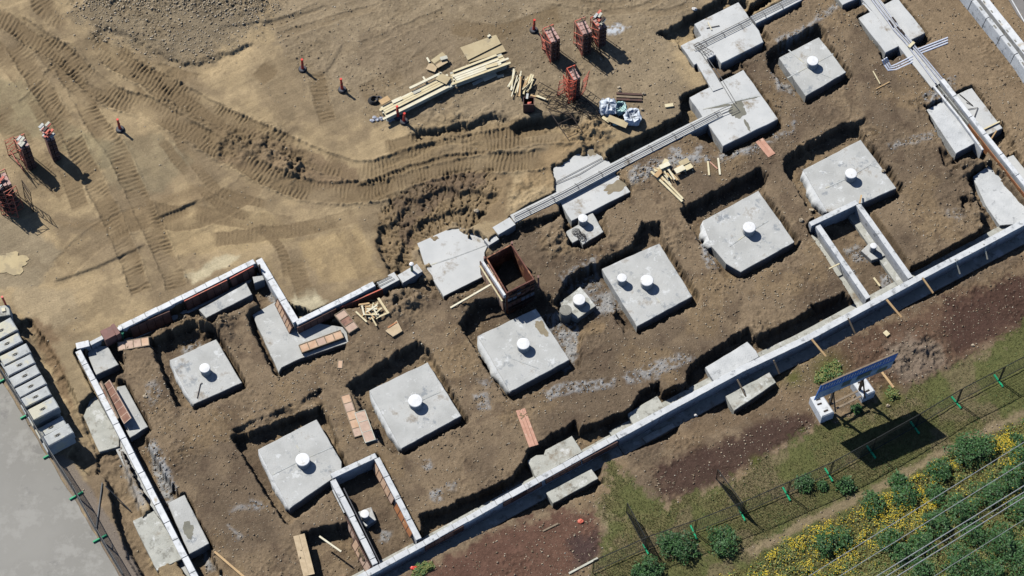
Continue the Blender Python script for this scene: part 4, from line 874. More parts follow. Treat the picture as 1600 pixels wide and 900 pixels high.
def vpanel(p0, p1, zt, h, n, label, m='brick_ply', out=1, frame='brick_ply_brown', lean=.10, rail=None, group=None, th=.06):
    """upright panel; p0-p1 = its top edge in the photo"""
    a, b = W(*p0, zt), W(*p1, zt); d = (b - a); L = d.length; d.normalize(); nn = Vector((d.y, -d.x, 0)) * out
    dn = (Vector((0, 0, -1)) * h + nn * lean).normalized()
    t = thing('formwork_shutter', label, 'formwork panel', tuple((a + b) / 2 + dn * h), group); fn = d.cross(dn).normalized()
    if fn.dot(nn) < 0: fn = -fn
    mb = MB()
    for s in (0.02, h - .02): mb.bar(a + dn * s, b + dn * s, th, .04, up=dn)
    for k in range(n + 1):
        c = a + d * min(max(L * k / n, .02), L - .02); mb.bar(c + dn * .04, c + dn * (h - .04), .035, th, up=fn)
    obj('frame', mb, frame, t)
    for k in range(n):
        c = a + d * (L * (k + .5) / n) + fn * (.008 + .003 * (k % 2)); q = MB(); q.bar(c + dn * .03, c + dn * (h - .03), L / n - .045, .02, up=fn)
        obj('plywood_cell', q, m if random.random() < .75 else {'brick_ply_light': 'brick_ply_pale', 'brick_ply': 'brick_ply_brown', 'brick_ply_pale': 'brick_ply', 'brick_ply_brown': 'brick_ply'}.get(m, m), t)
    if rail:
        q = MB(); q.bar(a + Vector((0, 0, .03)), b + Vector((0, 0, .03)), .05, .04); obj('top_rail', q, rail, t)
    return t
hpanel((184, 542), (233, 533), .52, 4, -.05, 'bright orange panel lying on soil right of the brown cover', 'brick_ply_light', dz=.12)
hpanel((469, 546), (535, 522), .50, 5, -.30, 'pale orange five-cell panel lying on the L-shaped pad', 'brick_ply_light', th=.14)
hpanel((530, 488), (553, 517), .62, 3, .08, 'pale pinkish panel lying on soil right of the L-shaped pad', 'brick_ply_pale', th=.16)
hpanel((532, 563), (531, 576), .28, 1, .02, 'tiny orange board alone on soil below the L-shaped pad', 'brick_ply_light', name='board_offcut', cat='board')
hpanel((539, 617), (561, 682), .50, 5, .05, 'pale orange long panel left of the centre-left pad', 'brick_ply_light', th=.10)
hpanel((562, 643), (579, 690), .56, 3, .14, 'brown and grey panel overlapping the pale long panel', 'brick_ply_pale', frame='lumber_grey', th=.10)
hpanel((166, 598), (200, 658), .50, 6, .10, 'sloping panel with brick-coloured cells leaning off the left wall', 'brick_ply', dz=.0, tilt=-.5, frame='brick_ply_pale')
hpanel((157, 597), (184, 655), .20, 5, .2, 'thin pinkish rail panel along the inner edge of the left wall', 'brick_ply_pale', tilt=-.9)
vpanel((202, 512), (265, 486), .08, .80, 5, 'brick-coloured upright panel beside the green pipe stub on the upper left wall', lean=.25)
vpanel((288, 471), (355, 438), .20, .80, 6, 'brick-coloured upright panel with red rail, left of the two near the wall peak', 'brick_ply', rail='red_steel', lean=.12)
vpanel((359, 436), (396, 416), .20, .75, 4, 'brick-coloured upright panel nearest the wall peak', 'brick_ply', rail='pale_red_steel', lean=.12)
vpanel((434, 466), (457, 512), .05, .55, 6, 'narrow orange upright panel on the inward wall leg', 'brick_ply_light', out=1, lean=.22)
vpanel((464, 512), (525, 482), .12, .62, 6, 'dark brown upright panel under the wall right of the inward corner', 'brick_ply', lean=.06)
vpanel((531, 480), (597, 451), .05, .70, 7, 'dark red upright panel set forward beside the first wall step', 'brick_ply', lean=.10, frame='red_steel')
vpanel((543, 735), (573, 722), .05, .55, 3, 'upright panel on the end wall inside the lower open box', 'brick_ply', lean=.05)
vpanel((587, 722), (617, 779), .12, .62, 5, 'orange upright panel inside the lower box, nearer its top end', 'brick_ply_light', out=1, lean=.22)
vpanel((620, 784), (646, 832), .12, .55, 4, 'orange upright panel inside the lower box, nearer its bottom end', 'ply_orange', out=1, lean=.22)
vpanel((540, 806), (560, 846), .05, .55, 4, 'upper of two panels outside the left wall of the lower box', 'brick_ply_pale', out=1, lean=.12)
vpanel((556, 840), (580, 886), .10, .70, 4, 'lower of two panels outside the left wall of the lower box', 'brick_ply_light', out=1, lean=.3)
vpanel((520, 765), (538, 801), .02, .6, 3, 'grey upright panel outside the left wall near the touching pad', 'old_concrete', out=1, lean=.15, frame='wall_concrete')
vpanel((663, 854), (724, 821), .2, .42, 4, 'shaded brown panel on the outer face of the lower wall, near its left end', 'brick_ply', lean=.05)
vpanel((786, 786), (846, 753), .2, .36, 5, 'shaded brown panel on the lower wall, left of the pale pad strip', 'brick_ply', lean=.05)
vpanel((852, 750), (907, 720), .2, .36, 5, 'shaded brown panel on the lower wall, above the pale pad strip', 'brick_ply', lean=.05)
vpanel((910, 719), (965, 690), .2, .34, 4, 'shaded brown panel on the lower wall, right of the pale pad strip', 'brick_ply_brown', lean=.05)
vpanel((750, 408), (786, 466), 1.0, 1.5, 5, 'pale orange upright shutter standing left of the tall column box', 'brick_ply_light', out=1, lean=-.05)
# brown cover plates near the left corner
for lb, q_, z in [('larger square brown cover plate over the left corner wall', [(156, 517), (174, 509), (181, 523), (164, 532)], .5), ('narrow brown cover plate next to the green pipe stub', [(173, 508), (178, 505), (188, 520), (182, 524)], .52)]:
    mb = MB(); mb.prism(P2(q_, z), z, z - .75, .01); obj('cover_plate', mb, 'brown_panel', label=lb, cat='cover plate')
# planks on soil
def plank(p0, p1, wd, z, label, m, th=.05, dz=0, cat='plank', name='plank', group=None, n=1):
    a, b = W(*p0, z), W(*p1, z + dz); d = (b - a).normalized(); r = d.cross(Vector((0, 0, 1))).normalized()
    if n == 1:
        mb = MB(); mb.bar(a, b, wd, th); return obj(name, mb, m, label=label, cat=cat, group=group)
    t = thing(name, label, cat, tuple((a + b) / 2), group)
    for k in range(n):
        o = (k - (n - 1) / 2) * wd / n; q = MB(); q.bar(a + r * o, b + r * (o + random.uniform(-.01, .01)), wd / n - .012, th + .004 * k); obj('board', q, m, t)
    return t
plank((813, 640), (834, 697), .50, .02, 'pink weathered platform of three boards spanning the lower trench', 'board_pink', n=3, cat='plank walkway')
plank((467, 836), (483, 899), .58, .02, 'beige weathered walkway board near the lower wall box', 'board_beige', n=2, cat='plank walkway')
plank((1186, 219), (1206, 243), .48, .02, 'pink board lying below the two-beam pad', 'board_pink', n=2, cat='plank walkway')
plank((499, 838), (533, 862), .09, .04, 'thin pale stick right of the beige walkway', 'lumber_pale', cat='stick', name='timber_stick')
plank((335, 862), (385, 905), .11, .1, 'long pale timber strut at the bottom edge by the left wall', 'lumber_tan', th=.08, cat='timber strut', name='timber_strut')
plank((704, 481), (768, 444), .09, .05, 'long pale prop reaching the tall column formwork box', 'lumber_pale', th=.07, dz=.65, cat='timber prop', name='timber_prop')
plank((1364, 111), (1375, 131), .05, 0.05, 'thin stick on soil below the bent white conduits', 'lumber', cat='stick', name='timber_stick')
plank((1369, 139), (1390, 128), .05, 0.05, 'thin stick crossing near the first below the white conduits', 'lumber_tan', cat='stick', name='timber_stick')
plank((1106, 252), (1108, 274), .10, .05, 'shorter left upright stick of the N-shaped trio', 'lumber', cat='stick', name='timber_stick')
plank((1122, 247), (1125, 273), .10, .05, 'longer right upright stick of the N-shaped trio', 'lumber_pale', cat='stick', name='timber_stick')
plank((1109, 253), (1121, 264), .07, .05, 'reddish diagonal stick of the N-shaped trio', 'board_pink', cat='stick', name='timber_stick')
plank((1535, 203), (1562, 190), .08, -.08, 'pale stick across the grey pad right of the right wall', 'lumber', cat='stick', name='timber_stick')
plank((1548, 218), (1557, 204), .07, -.2, 'orange stick leaning in the dark hole right of the right wall', 'lumber_tan', dz=.2, cat='stick', name='timber_stick')
plank((1365, 434), (1375, 447), .10, -.7, 'short pale stick inside the upper wall box', 'lumber', cat='stick', name='timber_stick')
plank((1346, 305), (1343, 318), .08, -.0, 'pale stick bridging the pad and the upper wall box', 'lumber_tan', dz=.25, cat='stick', name='timber_stick')
plank((1295, 420), (1318, 409), .07, .0, 'pale stick poking left from the upper wall box', 'lumber', cat='stick', name='timber_stick')
plank((889, 896), (934, 872), .10, .06, 'grey kerb board at the corner of the red mulch', 'lumber_grey', cat='board', name='edging_board')
plank((848, 830), (872, 818), .08, .04, 'weathered stick on the lower red mulch', 'weathered_wood', cat='stick', name='timber_stick')
plank((1378, 582), (1396, 606), .12, .08, 'orange-brown post lying right of the blue sign', 'lumber_tan', th=.1, cat='timber post', name='timber_post')
plank((1382, 518), (1388, 524), .25, .1, 'small pale board scrap on the red mulch near a prop', 'lumber', cat='board', name='board_offcut')
PROPS = [((1268, 530), (1292, 559), 'pale timber prop on the lower wall, fifth from the right', 'lumber_tan', .10),
         ((1385, 468), (1411, 499), 'pale timber prop with its foot in the red mulch', 'lumber_tan', .11),
         ((1441, 434), (1458, 458), 'pale timber prop right of the upper wall box', 'lumber_tan', .09),
         ((1325, 497), (1336, 521), 'short grey prop left of the red mulch prop', 'weathered_wood', .07),
         ((1209, 563), (1218, 584), 'short grey prop right of the big pale pad strip', 'weathered_wood', .07),
         ((1152, 593), (1166, 621), 'grey prop resting on the big pale pad strip', 'weathered_wood', .07),
         ((1492, 405), (1500, 428), 'short grey prop second from the right corner', 'lumber_grey', .06),
         ((1537, 381), (1543, 405), 'short grey prop nearest the right corner', 'lumber_grey', .06)]
for a_, b_, lb, m_, wd_ in PROPS:
    p0 = W(*a_, .27); p1 = W(*b_, -.05 if m_ == 'lumber_tan' else -.3); mb = MB(); mb.bar(p0, p1, wd_, .07); obj('timber_prop', mb, m_, label=lb, cat='timber prop')

# ================================================================== TALL COLUMN FORMWORK BOX
q_ = [(760, 403), (799, 382), (834, 436), (792, 457)]; ztb = 1.45
P = [W(x, y, ztb) for x, y in q_]; cb = (P[0] + P[1] + P[2] + P[3]) / 4
t = thing('column_formwork', 'tall open box of dark brown formwork panels with an open top', 'column formwork', (cb.x, cb.y, Z0))
nm = ['back_panel', 'right_panel', 'front_panel', 'left_panel']
for k in range(4):
    a, b = P[k], P[(k + 1) % 4]; d = (b - a).normalized(); nn = Vector((d.y, -d.x, 0)); 
    if nn.dot((a + b) / 2 - cb) < 0: nn = -nn
    mb = MB(); hh = ztb - Z0; e = .03 if k in (0, 2) else -.03
    mb.bar(a - d * e + Vector((0, 0, -hh / 2)), b + d * e + Vector((0, 0, -hh / 2)), .06, hh)
    pn = obj(nm[k], mb, 'box_ply', t)
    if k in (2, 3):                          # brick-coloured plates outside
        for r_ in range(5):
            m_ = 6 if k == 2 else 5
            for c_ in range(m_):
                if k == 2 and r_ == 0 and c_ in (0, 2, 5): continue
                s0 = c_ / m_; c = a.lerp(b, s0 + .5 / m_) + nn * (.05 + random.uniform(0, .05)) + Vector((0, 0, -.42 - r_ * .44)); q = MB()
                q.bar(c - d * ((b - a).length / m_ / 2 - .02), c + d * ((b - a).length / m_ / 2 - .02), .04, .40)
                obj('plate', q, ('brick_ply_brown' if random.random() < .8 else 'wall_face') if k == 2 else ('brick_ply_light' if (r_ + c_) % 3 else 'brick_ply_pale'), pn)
mb = MB()
for z in (1.2, .5, -.2):
    a, b = P[3], P[2]; nn = Vector(((b - a).normalized().y, -(b - a).normalized().x, 0)); nn = nn if nn.dot((a + b) / 2 - cb) > 0 else -nn
    mb = MB(); mb.bar(a + nn * .15 + Vector((0, 0, z - ztb)), b + nn * .15 + Vector((0, 0, z - ztb)), .07, .10); obj('waler', mb, 'dark_steel', t)
a, b = P[0] + Vector((-.18, -.12, -.35)), P[3] + Vector((-.10, -.1, -.25)); mb = MB(); mb.bar(a, b, .12, .30); obj('white_board', mb, 'foam_white', t)
mb = MB(); mb.bar(a + Vector((-.16, -.1, -.1)), b + Vector((-.14, -.12, -.3)), .07, .07); obj('timber_rail', mb, 'lumber', t)
for k, (x, y) in enumerate([(757, 402), (841, 432), (800, 379)]):
    mb = MB(); mb.bar(W(x, y, ztb + .1), W(x + 1, y, ztb + .1) + Vector((0, 0, -1.1)), .09, .14, up=Vector((0, 1, 0))); obj('corner_clamp', mb, 'brown_panel', t)
mb = MB(); mb.prism([(p.x, p.y) for p in [cb + (p_ - cb) * .95 for p_ in P]], Z0 + .12, Z0 - .1); obj('floor', mb, 'clod', t)

# ================================================================== STANDING PANEL STACKS
def stack(px, py, ang, wd, dp, h, label, m='brown_panel', n=3, frame='red_steel', lean=0.0, top=None, cat='panel stack', cage=True):
    """n upright panels side by side, base centre at px,py on the ground; ang = heading of the long side"""
    p = G(px, py); t = thing('shutter_stack', label, cat, (0, 0, 0))
    tk = wd / n
    for k in range(n):
        x = -wd / 2 + tk * (k + .5); hh = h * random.uniform(.93, 1.0); mb = MB()
        mb.prism([(x - tk / 2 + .02, -dp / 2), (x + tk / 2 - .02, -dp / 2), (x + tk / 2 - .02, dp / 2), (x - tk / 2 + .02, dp / 2)], hh, 0, .015)
        pn = obj('panel', mb, m if k % 2 == 0 else 'pink_panel' if m == 'brown_panel' else m, t)
        nb = 5
        for j in range(nb):
            z = hh * (j + .5) / nb; q = MB(); q.bar((x - tk / 2 + .03, -dp / 2 - .025, z), (x + tk / 2 - .03, -dp / 2 - .025, z), .05, hh / nb - .10); obj('rib', q, 'brick_ply_brown', pn)
        for j in range(3):
            y = -dp / 2 + dp * (j + .5) / 3; q = MB(); q.bar((x, y - dp / 6 + .03, hh + .012), (x, y + dp / 6 - .03, hh + .012), tk * .8, .02); obj('edge_plate', q, 'pink_panel', pn)
    if cage:
        X = wd / 2 + .05; Y = dp / 2 + .05
        for sx, sy in ((-1, -1), (-1, 1), (1, 1), (1, -1)):
            if sx == 1 and sy == -1: continue
            mb = MB(); mb.bar((sx * X, sy * Y, 0), (sx * X, sy * Y, h * 1.03), .035, .035); obj('post', mb, frame, t)
        for z in (h * .35, h * 1.03):
            mb = MB(); mb.bar((-X, -Y, z), (-X, Y, z), .035, .035); obj('rail', mb, frame, t)
        mb = MB(); mb.bar((-X, Y, h * 1.03), (X, Y, h * 1.03), .05, .05); obj('rail', mb, frame, t)
        for z0, z1 in ((.1 * h, .55 * h), (.55 * h, .98 * h)):
            mb = MB(); mb.bar((-X - .03, -Y, z0), (-X - .03, Y, z1), .035, .035); obj('brace', mb, frame, t)
            mb = MB(); mb.bar((-X - .03, -Y, z1), (-X - .03, Y, z0), .035, .035); obj('brace', mb, frame, t)
        mb = MB(); mb.bar((-X * .2, -Y, h * 1.05), (X * .3, Y, h * 1.05), .05, .03); obj('strap', mb, 'dark_steel', t)
    if top:
        for k in range(top):
            mb = MB(); x, y = random.uniform(-wd * .4, wd * .4), random.uniform(-dp * .45, dp * .45); mb.bar((x - .14, y - .05, h + .06 + .03 * k), (x + .14, y + .08, h + .08 + .03 * k), .14, .07); obj('loose_plate', mb, random.choice(['red_steel', 'pipe_side', 'lumber_grey', 'pale_red_steel', 'dark_steel']), t)
    t.location = p; t.rotation_euler = (lean, 0, ang); t['_w'] = list(p); return t
def xbrace(px, py, ang, w_, h, label, frame='red_steel', lean=0, ladder=5, flat=False, loc=None, roll=0, group=None, name='steel_ladder', cat='steel frame'):
    """light welded ladder frame"""
    t = thing(name, label, cat, (0, 0, 0), group)
    for s in (-1, 1):
        mb = MB(); mb.bar((s * w_ / 2, 0, 0), (s * w_ / 2, 0, h), .03, .03); obj('rail', mb, frame, t)
    for k in range(ladder + 1):
        z = .03 + (h - .06) * k / ladder; mb = MB(); mb.bar((-w_ / 2 + .02, 0, z), (w_ / 2 - .02, 0, z), .024, .024); obj('rung', mb, frame, t)
    for k in range(0, ladder, 2):
        z0, z1 = .03 + (h - .06) * k / ladder, .03 + (h - .06) * min(ladder, k + 1.6) / ladder; mb = MB(); mb.bar((-w_ / 2 + .02, .01, z0), (w_ / 2 - .02, .01, z1), .025, .025); obj('brace', mb, frame, t)
    p = loc or G(px, py); t.location = p; t.rotation_euler = (lean, roll, ang); return t
A0 = R(29)
stack(862, 85, R(26), .54, .9, 1.95, 'brown panel stack with red braced side, nearest the lone red post at the top')
stack(911, 76, R(26), .54, .9, 2.1, 'taller brown panel stack standing left of the messy one')
stack(935, 64, R(30), .48, .8, 1.8, 'messy brown panel stack topped with pale scraps, rightmost at the top', top=16, n=2)
stack(896, 148, R(26), .40, .72, 2.1, 'brown panel stack wrapped in bright orange frames near the white bags', 'brown_panel', 2, 'orange_steel')
stack(86, 243, R(28), .48, .72, 2.15, 'narrow brown panel stack with red and white clamps on top, by the tyre tracks', top=18, n=2, frame='dark_steel', cage=False)
stack(47, 256, R(32), .5, .7, 2.15, 'brown panel stack with a pale wrap on top, second from the left edge', top=6, n=2)
stack(13, 316, R(30), .9, .9, 2.2, 'wide red-framed panel stack cut by the left edge of the photo', n=4, top=6)
for k, (x, y, an, w_, h_, lb, fr, le) in enumerate([
    (20, 240, R(30), .5, 2.4, 'pale red ladder frame behind the left panel stacks', 'pale_red_steel', .25),
    (34, 262, R(120), .8, 1.4, 'red ladder frame against the wrapped panel stack', 'red_steel', -.15),
    (28, 330, R(35), .7, 2.3, 'red ladder frame at the lower left edge stack', 'red_steel', .0),
    (46, 322, R(125), .9, 1.9, 'dark ladder frame right of the left edge stack', 'dark_steel', .1),
    (16, 338, R(-10), .9, 2.0, 'bright red ladder frame in front of the left edge stack', 'red_steel', -.1),
    (886, 152, R(118), .6, 1.9, 'bright orange ladder frame left of the orange-framed stack', 'orange_steel', -.06),
    (878, 146, R(30), .6, 1.7, 'pale orange ladder frame furthest left of the orange-framed stack', 'pale_red_steel', .12),
    (893, 160, R(24), .4, 2.2, 'orange ladder frame in front of the orange-framed stack', 'orange_steel', .05),
    (910, 146, R(60), .7, 1.9, 'pale red ladder frame right of the orange-framed stack', 'pale_red_steel', .10),
    (853, 84, R(116), .6, 1.7, 'red ladder frame leaning on the stack nearest the lone post', 'red_steel', -.14),
    (940, 82, R(110), .9, 1.4, 'dark ladder frame leaning behind the messy panel stack', 'dark_steel', -.5)]):
    xbrace(x, y, an, w_, h_, lb, fr, le)
for k, (x, y, an, w_, h_, lb) in enumerate([(868, 168, R(28), .9, 2.2, 'black ladder frame lying left of the lumpy berm'), (897, 168, R(-122), .5, 2.4, 'black ladder frame lying between orange stack and berm'),
                                  (908, 184, R(-118), .6, 2.2, 'black ladder frame lying across the berm crest'), (932, 186, R(-142), .5, 1.6, 'black ladder frame lying nearest the white bags'), (915, 166, R(-118), .45, 1.5, 'thin black ladder frame lying beside the stack shadow')]):
    p = G(x, y); xbrace(0, 0, an, w_, h_, lb, 'dark_steel', R(86), 4, loc=p + Vector((0, 0, .12)), cat='steel frame')
# open brown box by the stick pile
t = thing('crate', 'small dark open crate beside the pale stick pile', 'crate', tuple(G(825, 172)))
p = G(826, 170); a_ = R(8)
for (x0, y0, x1, y1) in ((-.28, -.24, .28, -.24), (.28, -.24, .28, .24), (.28, .24, -.28, .24), (-.28, .24, -.28, -.24)):
    mb = MB(); mb.bar(p + Vector((x0, y0, .4)), p + Vector((x1, y1, .4)), .04, .8); obj('side_panel', mb, 'brick_ply_brown', t)
mb = MB(); mb.bar(p + Vector((-.1, .1, .84)), p + Vector((-.06, .42, .86)), .12, .04); obj('white_lid', mb, 'pipe_side', t)
mb = MB(); mb.blob(p + Vector((.05, -.08, .62)), .14, .12, .12, .3); obj('contents', mb, 'pale_red_steel', t)

# ================================================================== RED POSTS ON RUBBER BASES
t0 = thing('delineator_post', 'red post on black round base by the left tyre tracks', 'delineator post', (0, 0, 0), 'red posts on rubber bases')
mb = MB(); mb.lathe([(.23, 0), (.25, .03), (.23, .10), (.15, .13), (.11, .15)], (0, 0, 0), 20); obj('base', mb, 'rubber', t0, smooth=False)
mb = MB(); mb.lathe([(.19, .125), (.20, .15), (.14, .16)], (0, 0, 0), 20); obj('base_ring', mb, 'rubber_grey', t0)
mb = MB(); mb.tube([(0, 0, .12), (0, 0, .6), (0, 0, 1.0)], [.085, .07, .055], 10); obj('tube', mb, 'red_plastic', t0)
mb = MB(); mb.tube([(0, 0, 1.0), (0, 0, 1.06)], [.075, .07], 10); obj('cap', mb, 'red_plastic', t0)
mb = MB(); mb.tube([(0, 0, .55), (0, 0, .68)], .078, 10); obj('sleeve', mb, 'pale_red_steel', t0)
t0.location = G(188, 203); t0.rotation_euler = (0, 0, .3)
for x, y, rz, rx_, lb in [(473, 109, .9, .05, 'red post on black base, upper one of the two mid-left of the lumber'), (535, 141, .4, -.04, 'red post on black base, right one of the two mid-left of the lumber'), (834, 48, 1.2, .03, 'red post on black base beside the top panel stacks')]:
    dup(t0, G(x, y), rz, lb, rx=rx_)
dup(t0, G(622, 184), .2, 'left one of the red post pair at the lumber pile', rx=-.05); dup(t0, G(631, 190), .5, 'right one of the red post pair at the lumber pile', rx=.15)

# ================================================================== LUMBER
def boards(specs, label, group, name='lumber_board', cat='lumber board'):
    for (a, b, wd, th, m_) in specs:
        mb = MB(); mb.bar(a, b, wd, th); obj(name, mb, m_, label=label, cat=cat, group=group)
def pile(p0, p1, rows, lay, h0, wd, label, group, L=1.0):
    a, b = W(*p0, .1), W(*p1, .1); d = (b - a).normalized(); nn = Vector((-d.y, d.x, 0)); sp = []; Lt = (b - a).length
    for l in range(lay):
        for r in range(rows):
            if l == lay - 1 and random.random() < .25: continue
            o = (r - (rows - 1) / 2) * wd; s0 = random.uniform(-.25, .3) if l == lay - 1 else random.uniform(-.05, .05); s1 = Lt + random.uniform(-.35, .25) if l == lay - 1 else Lt + random.uniform(-.05, .05)
            z = h0 + l * .09; sp.append((a + d * s0 + nn * o + Vector((0, 0, z)), a + d * s1 + nn * (o + random.uniform(-.03, .03)) + Vector((0, 0, z)), wd - .018, .075, random.choice(['lumber', 'lumber', 'lumber_pale', 'lumber_grey'])))
    boards(sp, label, group)
    return a, d, nn
pile((600, 182), (704, 130), 6, 4, .12, .145, 'long sawn board in the left half of the lumber stack', 'boards in the left lumber stack')
pile((708, 128), (788, 98), 6, 4, .12, .145, 'long sawn board in the right half of the lumber stack', 'boards in the right lumber stack')
for lb, x0, y0, x1, y1, wd, z, m_ in [('brown plank end on the left tip of the lumber stack', 594, 161, 608, 153, .34, .55, 'lumber_tan'), ('square plywood offcut on the middle of the lumber stack', 684, 119, 701, 127, .5, .58, 'sheet_ply'),
        ('short board on the right end of the lumber stack', 759, 105, 777, 100, .2, .56, 'lumber'), ('grey short block on the left half of the lumber stack', 646, 146, 657, 141, .14, .54, 'lumber_grey'),
        ('short pale board across the left half of the lumber stack', 613, 160, 628, 153, .22, .55, 'lumber_pale'), ('long pale board lying high on the left lumber half', 640, 138, 690, 114, .14, .58, 'lumber_pale'),
        ('pale stick poking above the left lumber half', 661, 120, 665, 126, .1, .3, 'lumber_pale'), ('dark pole lying in the shadow below the lumber stack', 636, 176, 692, 146, .07, .05, 'weathered_wood'),
        ('white sack-like board below the right lumber half', 755, 124, 775, 115, .3, .08, 'lumber_pale'), ('small pale block right below the lumber stack', 777, 120, 787, 118, .14, .06, 'lumber_pale'), ('grey scrap board below the right lumber half', 739, 132, 756, 123, .18, .05, 'lumber_grey')]:
    plank((x0, y0), (x1, y1), wd, z, lb, m_, th=.06, cat='board', name='board_offcut')
for lb, q_, z in [('larger plywood sheet of the pair above the lumber stack', [(719, 74), (775, 54), (783, 68), (731, 94)], .20), ('smaller plywood sheet lying over the larger one above the lumber', [(727, 84), (785, 70), (791, 80), (733, 98)], .12)]:
    mb = MB(); mb.prism(P2(q_, z), z, z - .05, .006); obj('plywood_sheet', mb, 'sheet_ply', label=lb, cat='plywood sheet')
mb = MB(); mb.bar(W(762, 58, .25), W(766, 55, .25), .12, .1); obj('timber_block', mb, 'lumber_pale', label='tiny white block at the top of the plywood sheets', cat='timber block')
for lb, x0, y0, x1, y1, wd, m_, z in [('orange-edged plywood scrap at the bottom of the small board heap', 668, 103, 682, 108, .45, 'board_beige', .12), ('long plywood scrap slanting over the small board heap', 676, 97, 694, 84, .3, 'sheet_ply', .3),
        ('short plywood scrap on the right of the small board heap', 682, 104, 698, 95, .25, 'board_beige', .22), ('pale stick at the left of the small board heap', 667, 90, 671, 97, .1, 'lumber_pale', .2), ('thin plywood scrap on the tip of the small board heap', 688, 92, 699, 89, .22, 'lumber_grey', .34)]:
    plank((x0, y0), (x1, y1), wd, z, lb, m_, th=.04, cat='board', name='board_offcut')
t = thing('formwork_shutter', 'square pale plywood panel tilted on soil right of the scrap timber', 'formwork panel', tuple(W(615, 514, .1)))
mb = MB(); mb.prism(P2([(602, 517), (620, 500), (629, 517), (614, 526)], .15), .15, .08, .008); obj('sheet', mb, 'board_beige', t)
mb = MB(); mb.bar(W(606, 512, .17), W(620, 503, .17), .08, .02); obj('orange_stain_strip', mb, 'ply_orange', t)
def sticks(cx, cy, n, ang, spr, L, label, group, rad=(12, 10), z0=.06, ms=('lumber', 'lumber_pale', 'lumber', 'lumber_tan'), wd=(.05, .1), seed=1):
    r = random.Random(seed); sp = []
    for k in range(n):
        x = cx + r.gauss(0, rad[0] * .5); y = cy + r.gauss(0, rad[1] * .5); p = G(x, y); a = ang + r.uniform(-spr, spr); l = L * r.uniform(.5, 1.15)
        d = Vector((math.cos(a), math.sin(a), r.uniform(-.06, .06))) * l / 2; z = Vector((0, 0, z0 + .035 * (k % 7))); sp.append((p - d + z, p + d + z, r.uniform(*wd), r.uniform(.03, .05), r.choice(ms)))
    boards(sp, label, group, 'timber_stick', 'stick')
sticks(813, 133, 20, R(78), .28, 1.25, 'pale stick in the upright fan-shaped heap above the crate', 'sticks in the fan-shaped heap', (13, 8), seed=3)
sticks(826, 138, 7, R(60), .5, .8, 'short pale stick piled on the right of the fan-shaped heap', 'short sticks right of the fan heap', (9, 8), z0=.2, seed=4)
sticks(846, 155, 4, R(-22), .08, .9, 'pale stick lying right of the dark crate', 'sticks right of the crate', (6, 3), seed=5)
sticks(584, 488, 30, R(60), 1.3, .6, 'short pale stick in the scrap heap right of the pinkish panel', 'sticks in the scrap heap by the panels', (17, 12), seed=6)
plank((591, 466), (607, 490), .12, .25, 'longest pale stick at the top of the scrap heap by the panels', 'lumber', th=.06, cat='stick', name='timber_stick')
plank((556, 487), (573, 503), .09, .15, 'lone pale stick reaching left from the scrap heap by the panels', 'lumber', th=.05, cat='stick', name='timber_stick')
sticks(1040, 270, 12, R(-48), .35, .9, 'pale stick in the heap on the soil bank near the long beam', 'sticks in the bank heap', (14, 9), z0=.1, seed=8)
sticks(1036, 266, 6, R(40), .5, .6, 'short plank scrap on top of the bank heap', 'scraps on the bank heap', (12, 8), z0=.2, wd=(.16, .26), seed=9)
for lb, a_, b_, wd in [('longest plank of the bank heap running down to the trench', (1017, 268), (1066, 315), .12), ('plank alongside the longest one in the bank heap', (1022, 264), (1067, 311), .11)]:
    plank(a_, b_, wd, .12, lb, 'lumber', th=.07, cat='plank')
for k, (x, y) in enumerate([(1070, 258), (1066, 261), (1074, 262), (1069, 254), (1062, 265)]):
    plank((x - 7, y + 3), (x + 7, y - 4), .32, .14 + .05 * k, 'short tan board stacked at the right end of the bank heap', ['board_beige', 'lumber_tan', 'lumber', 'sheet_ply', 'lumber_pale'][k], group='boards at the right of the bank heap', cat='board', name='board_offcut')
plank((1039, 166), (1052, 164), .2, .06, 'single pale block lying right of the white bags', 'lumber', th=.1, cat='timber block', name='timber_block')
for k in range(3):
    plank((963, 146 + k * 4.5), (1003, 148 + k * 4.5), .12, .06, ['upper', 'middle', 'lower'][k] + ' dark brown plank of the three lying above the white bags', 'weathered_wood' if k == 1 else 'brick_ply_brown', th=.06)
for k, lb in enumerate(['pale stone at the left end of the dark brown planks', 'pale stone at the right end of the dark brown planks', 'lower pale stone by the dark brown planks']):
    x, y = [(967, 138), (1006, 147), (968, 143)][k]; mb = MB(); mb.blob(G(x, y) + Vector((0, 0, .06)), .1, .09, .08, .3, seed=k); obj('stone', mb, 'stone', label=lb, cat='stone')
# black hose heap and blue rags at the left tip of the lumber stack
mb = MB(); c = G(583, 158)
for k in range(4):
    mb.tube([c + Vector((math.cos(a) * (.26 - .02 * k) + .02 * k, math.sin(a) * (.24 - .015 * k), .05 + .05 * k)) for a in [i * 2 * math.pi / 16 for i in range(17)]], .035, 6, caps=False)
obj('hose_coil', mb, 'rubber', label='black hose coil at the left tip of the lumber stack', cat='hose')
mb = MB(); c = G(592, 155)
mb.tube([c + Vector((math.cos(a) * .14, math.sin(a) * .14, .06)) for a in [i * 2 * math.pi / 14 for i in range(15)]], .05, 6, caps=False); obj('rubber_ring', mb, 'rubber_grey', label='small grey rubber ring beside the black hose coil', cat='rubber ring')
for k, (x, y) in enumerate([(585, 184), (590, 187), (596, 186), (582, 189), (610, 188), (616, 186), (623, 185)]):
    mb = MB(); mb.blob(G(x, y) + Vector((0, 0, .05)), random.uniform(.1, .17), .11, .05, .4, seed=k + 20); obj('rag', mb, 'conduit_grey', label='crumpled blue-grey rag on soil below the lumber stack', cat='rag', group='blue-grey rags below the lumber')

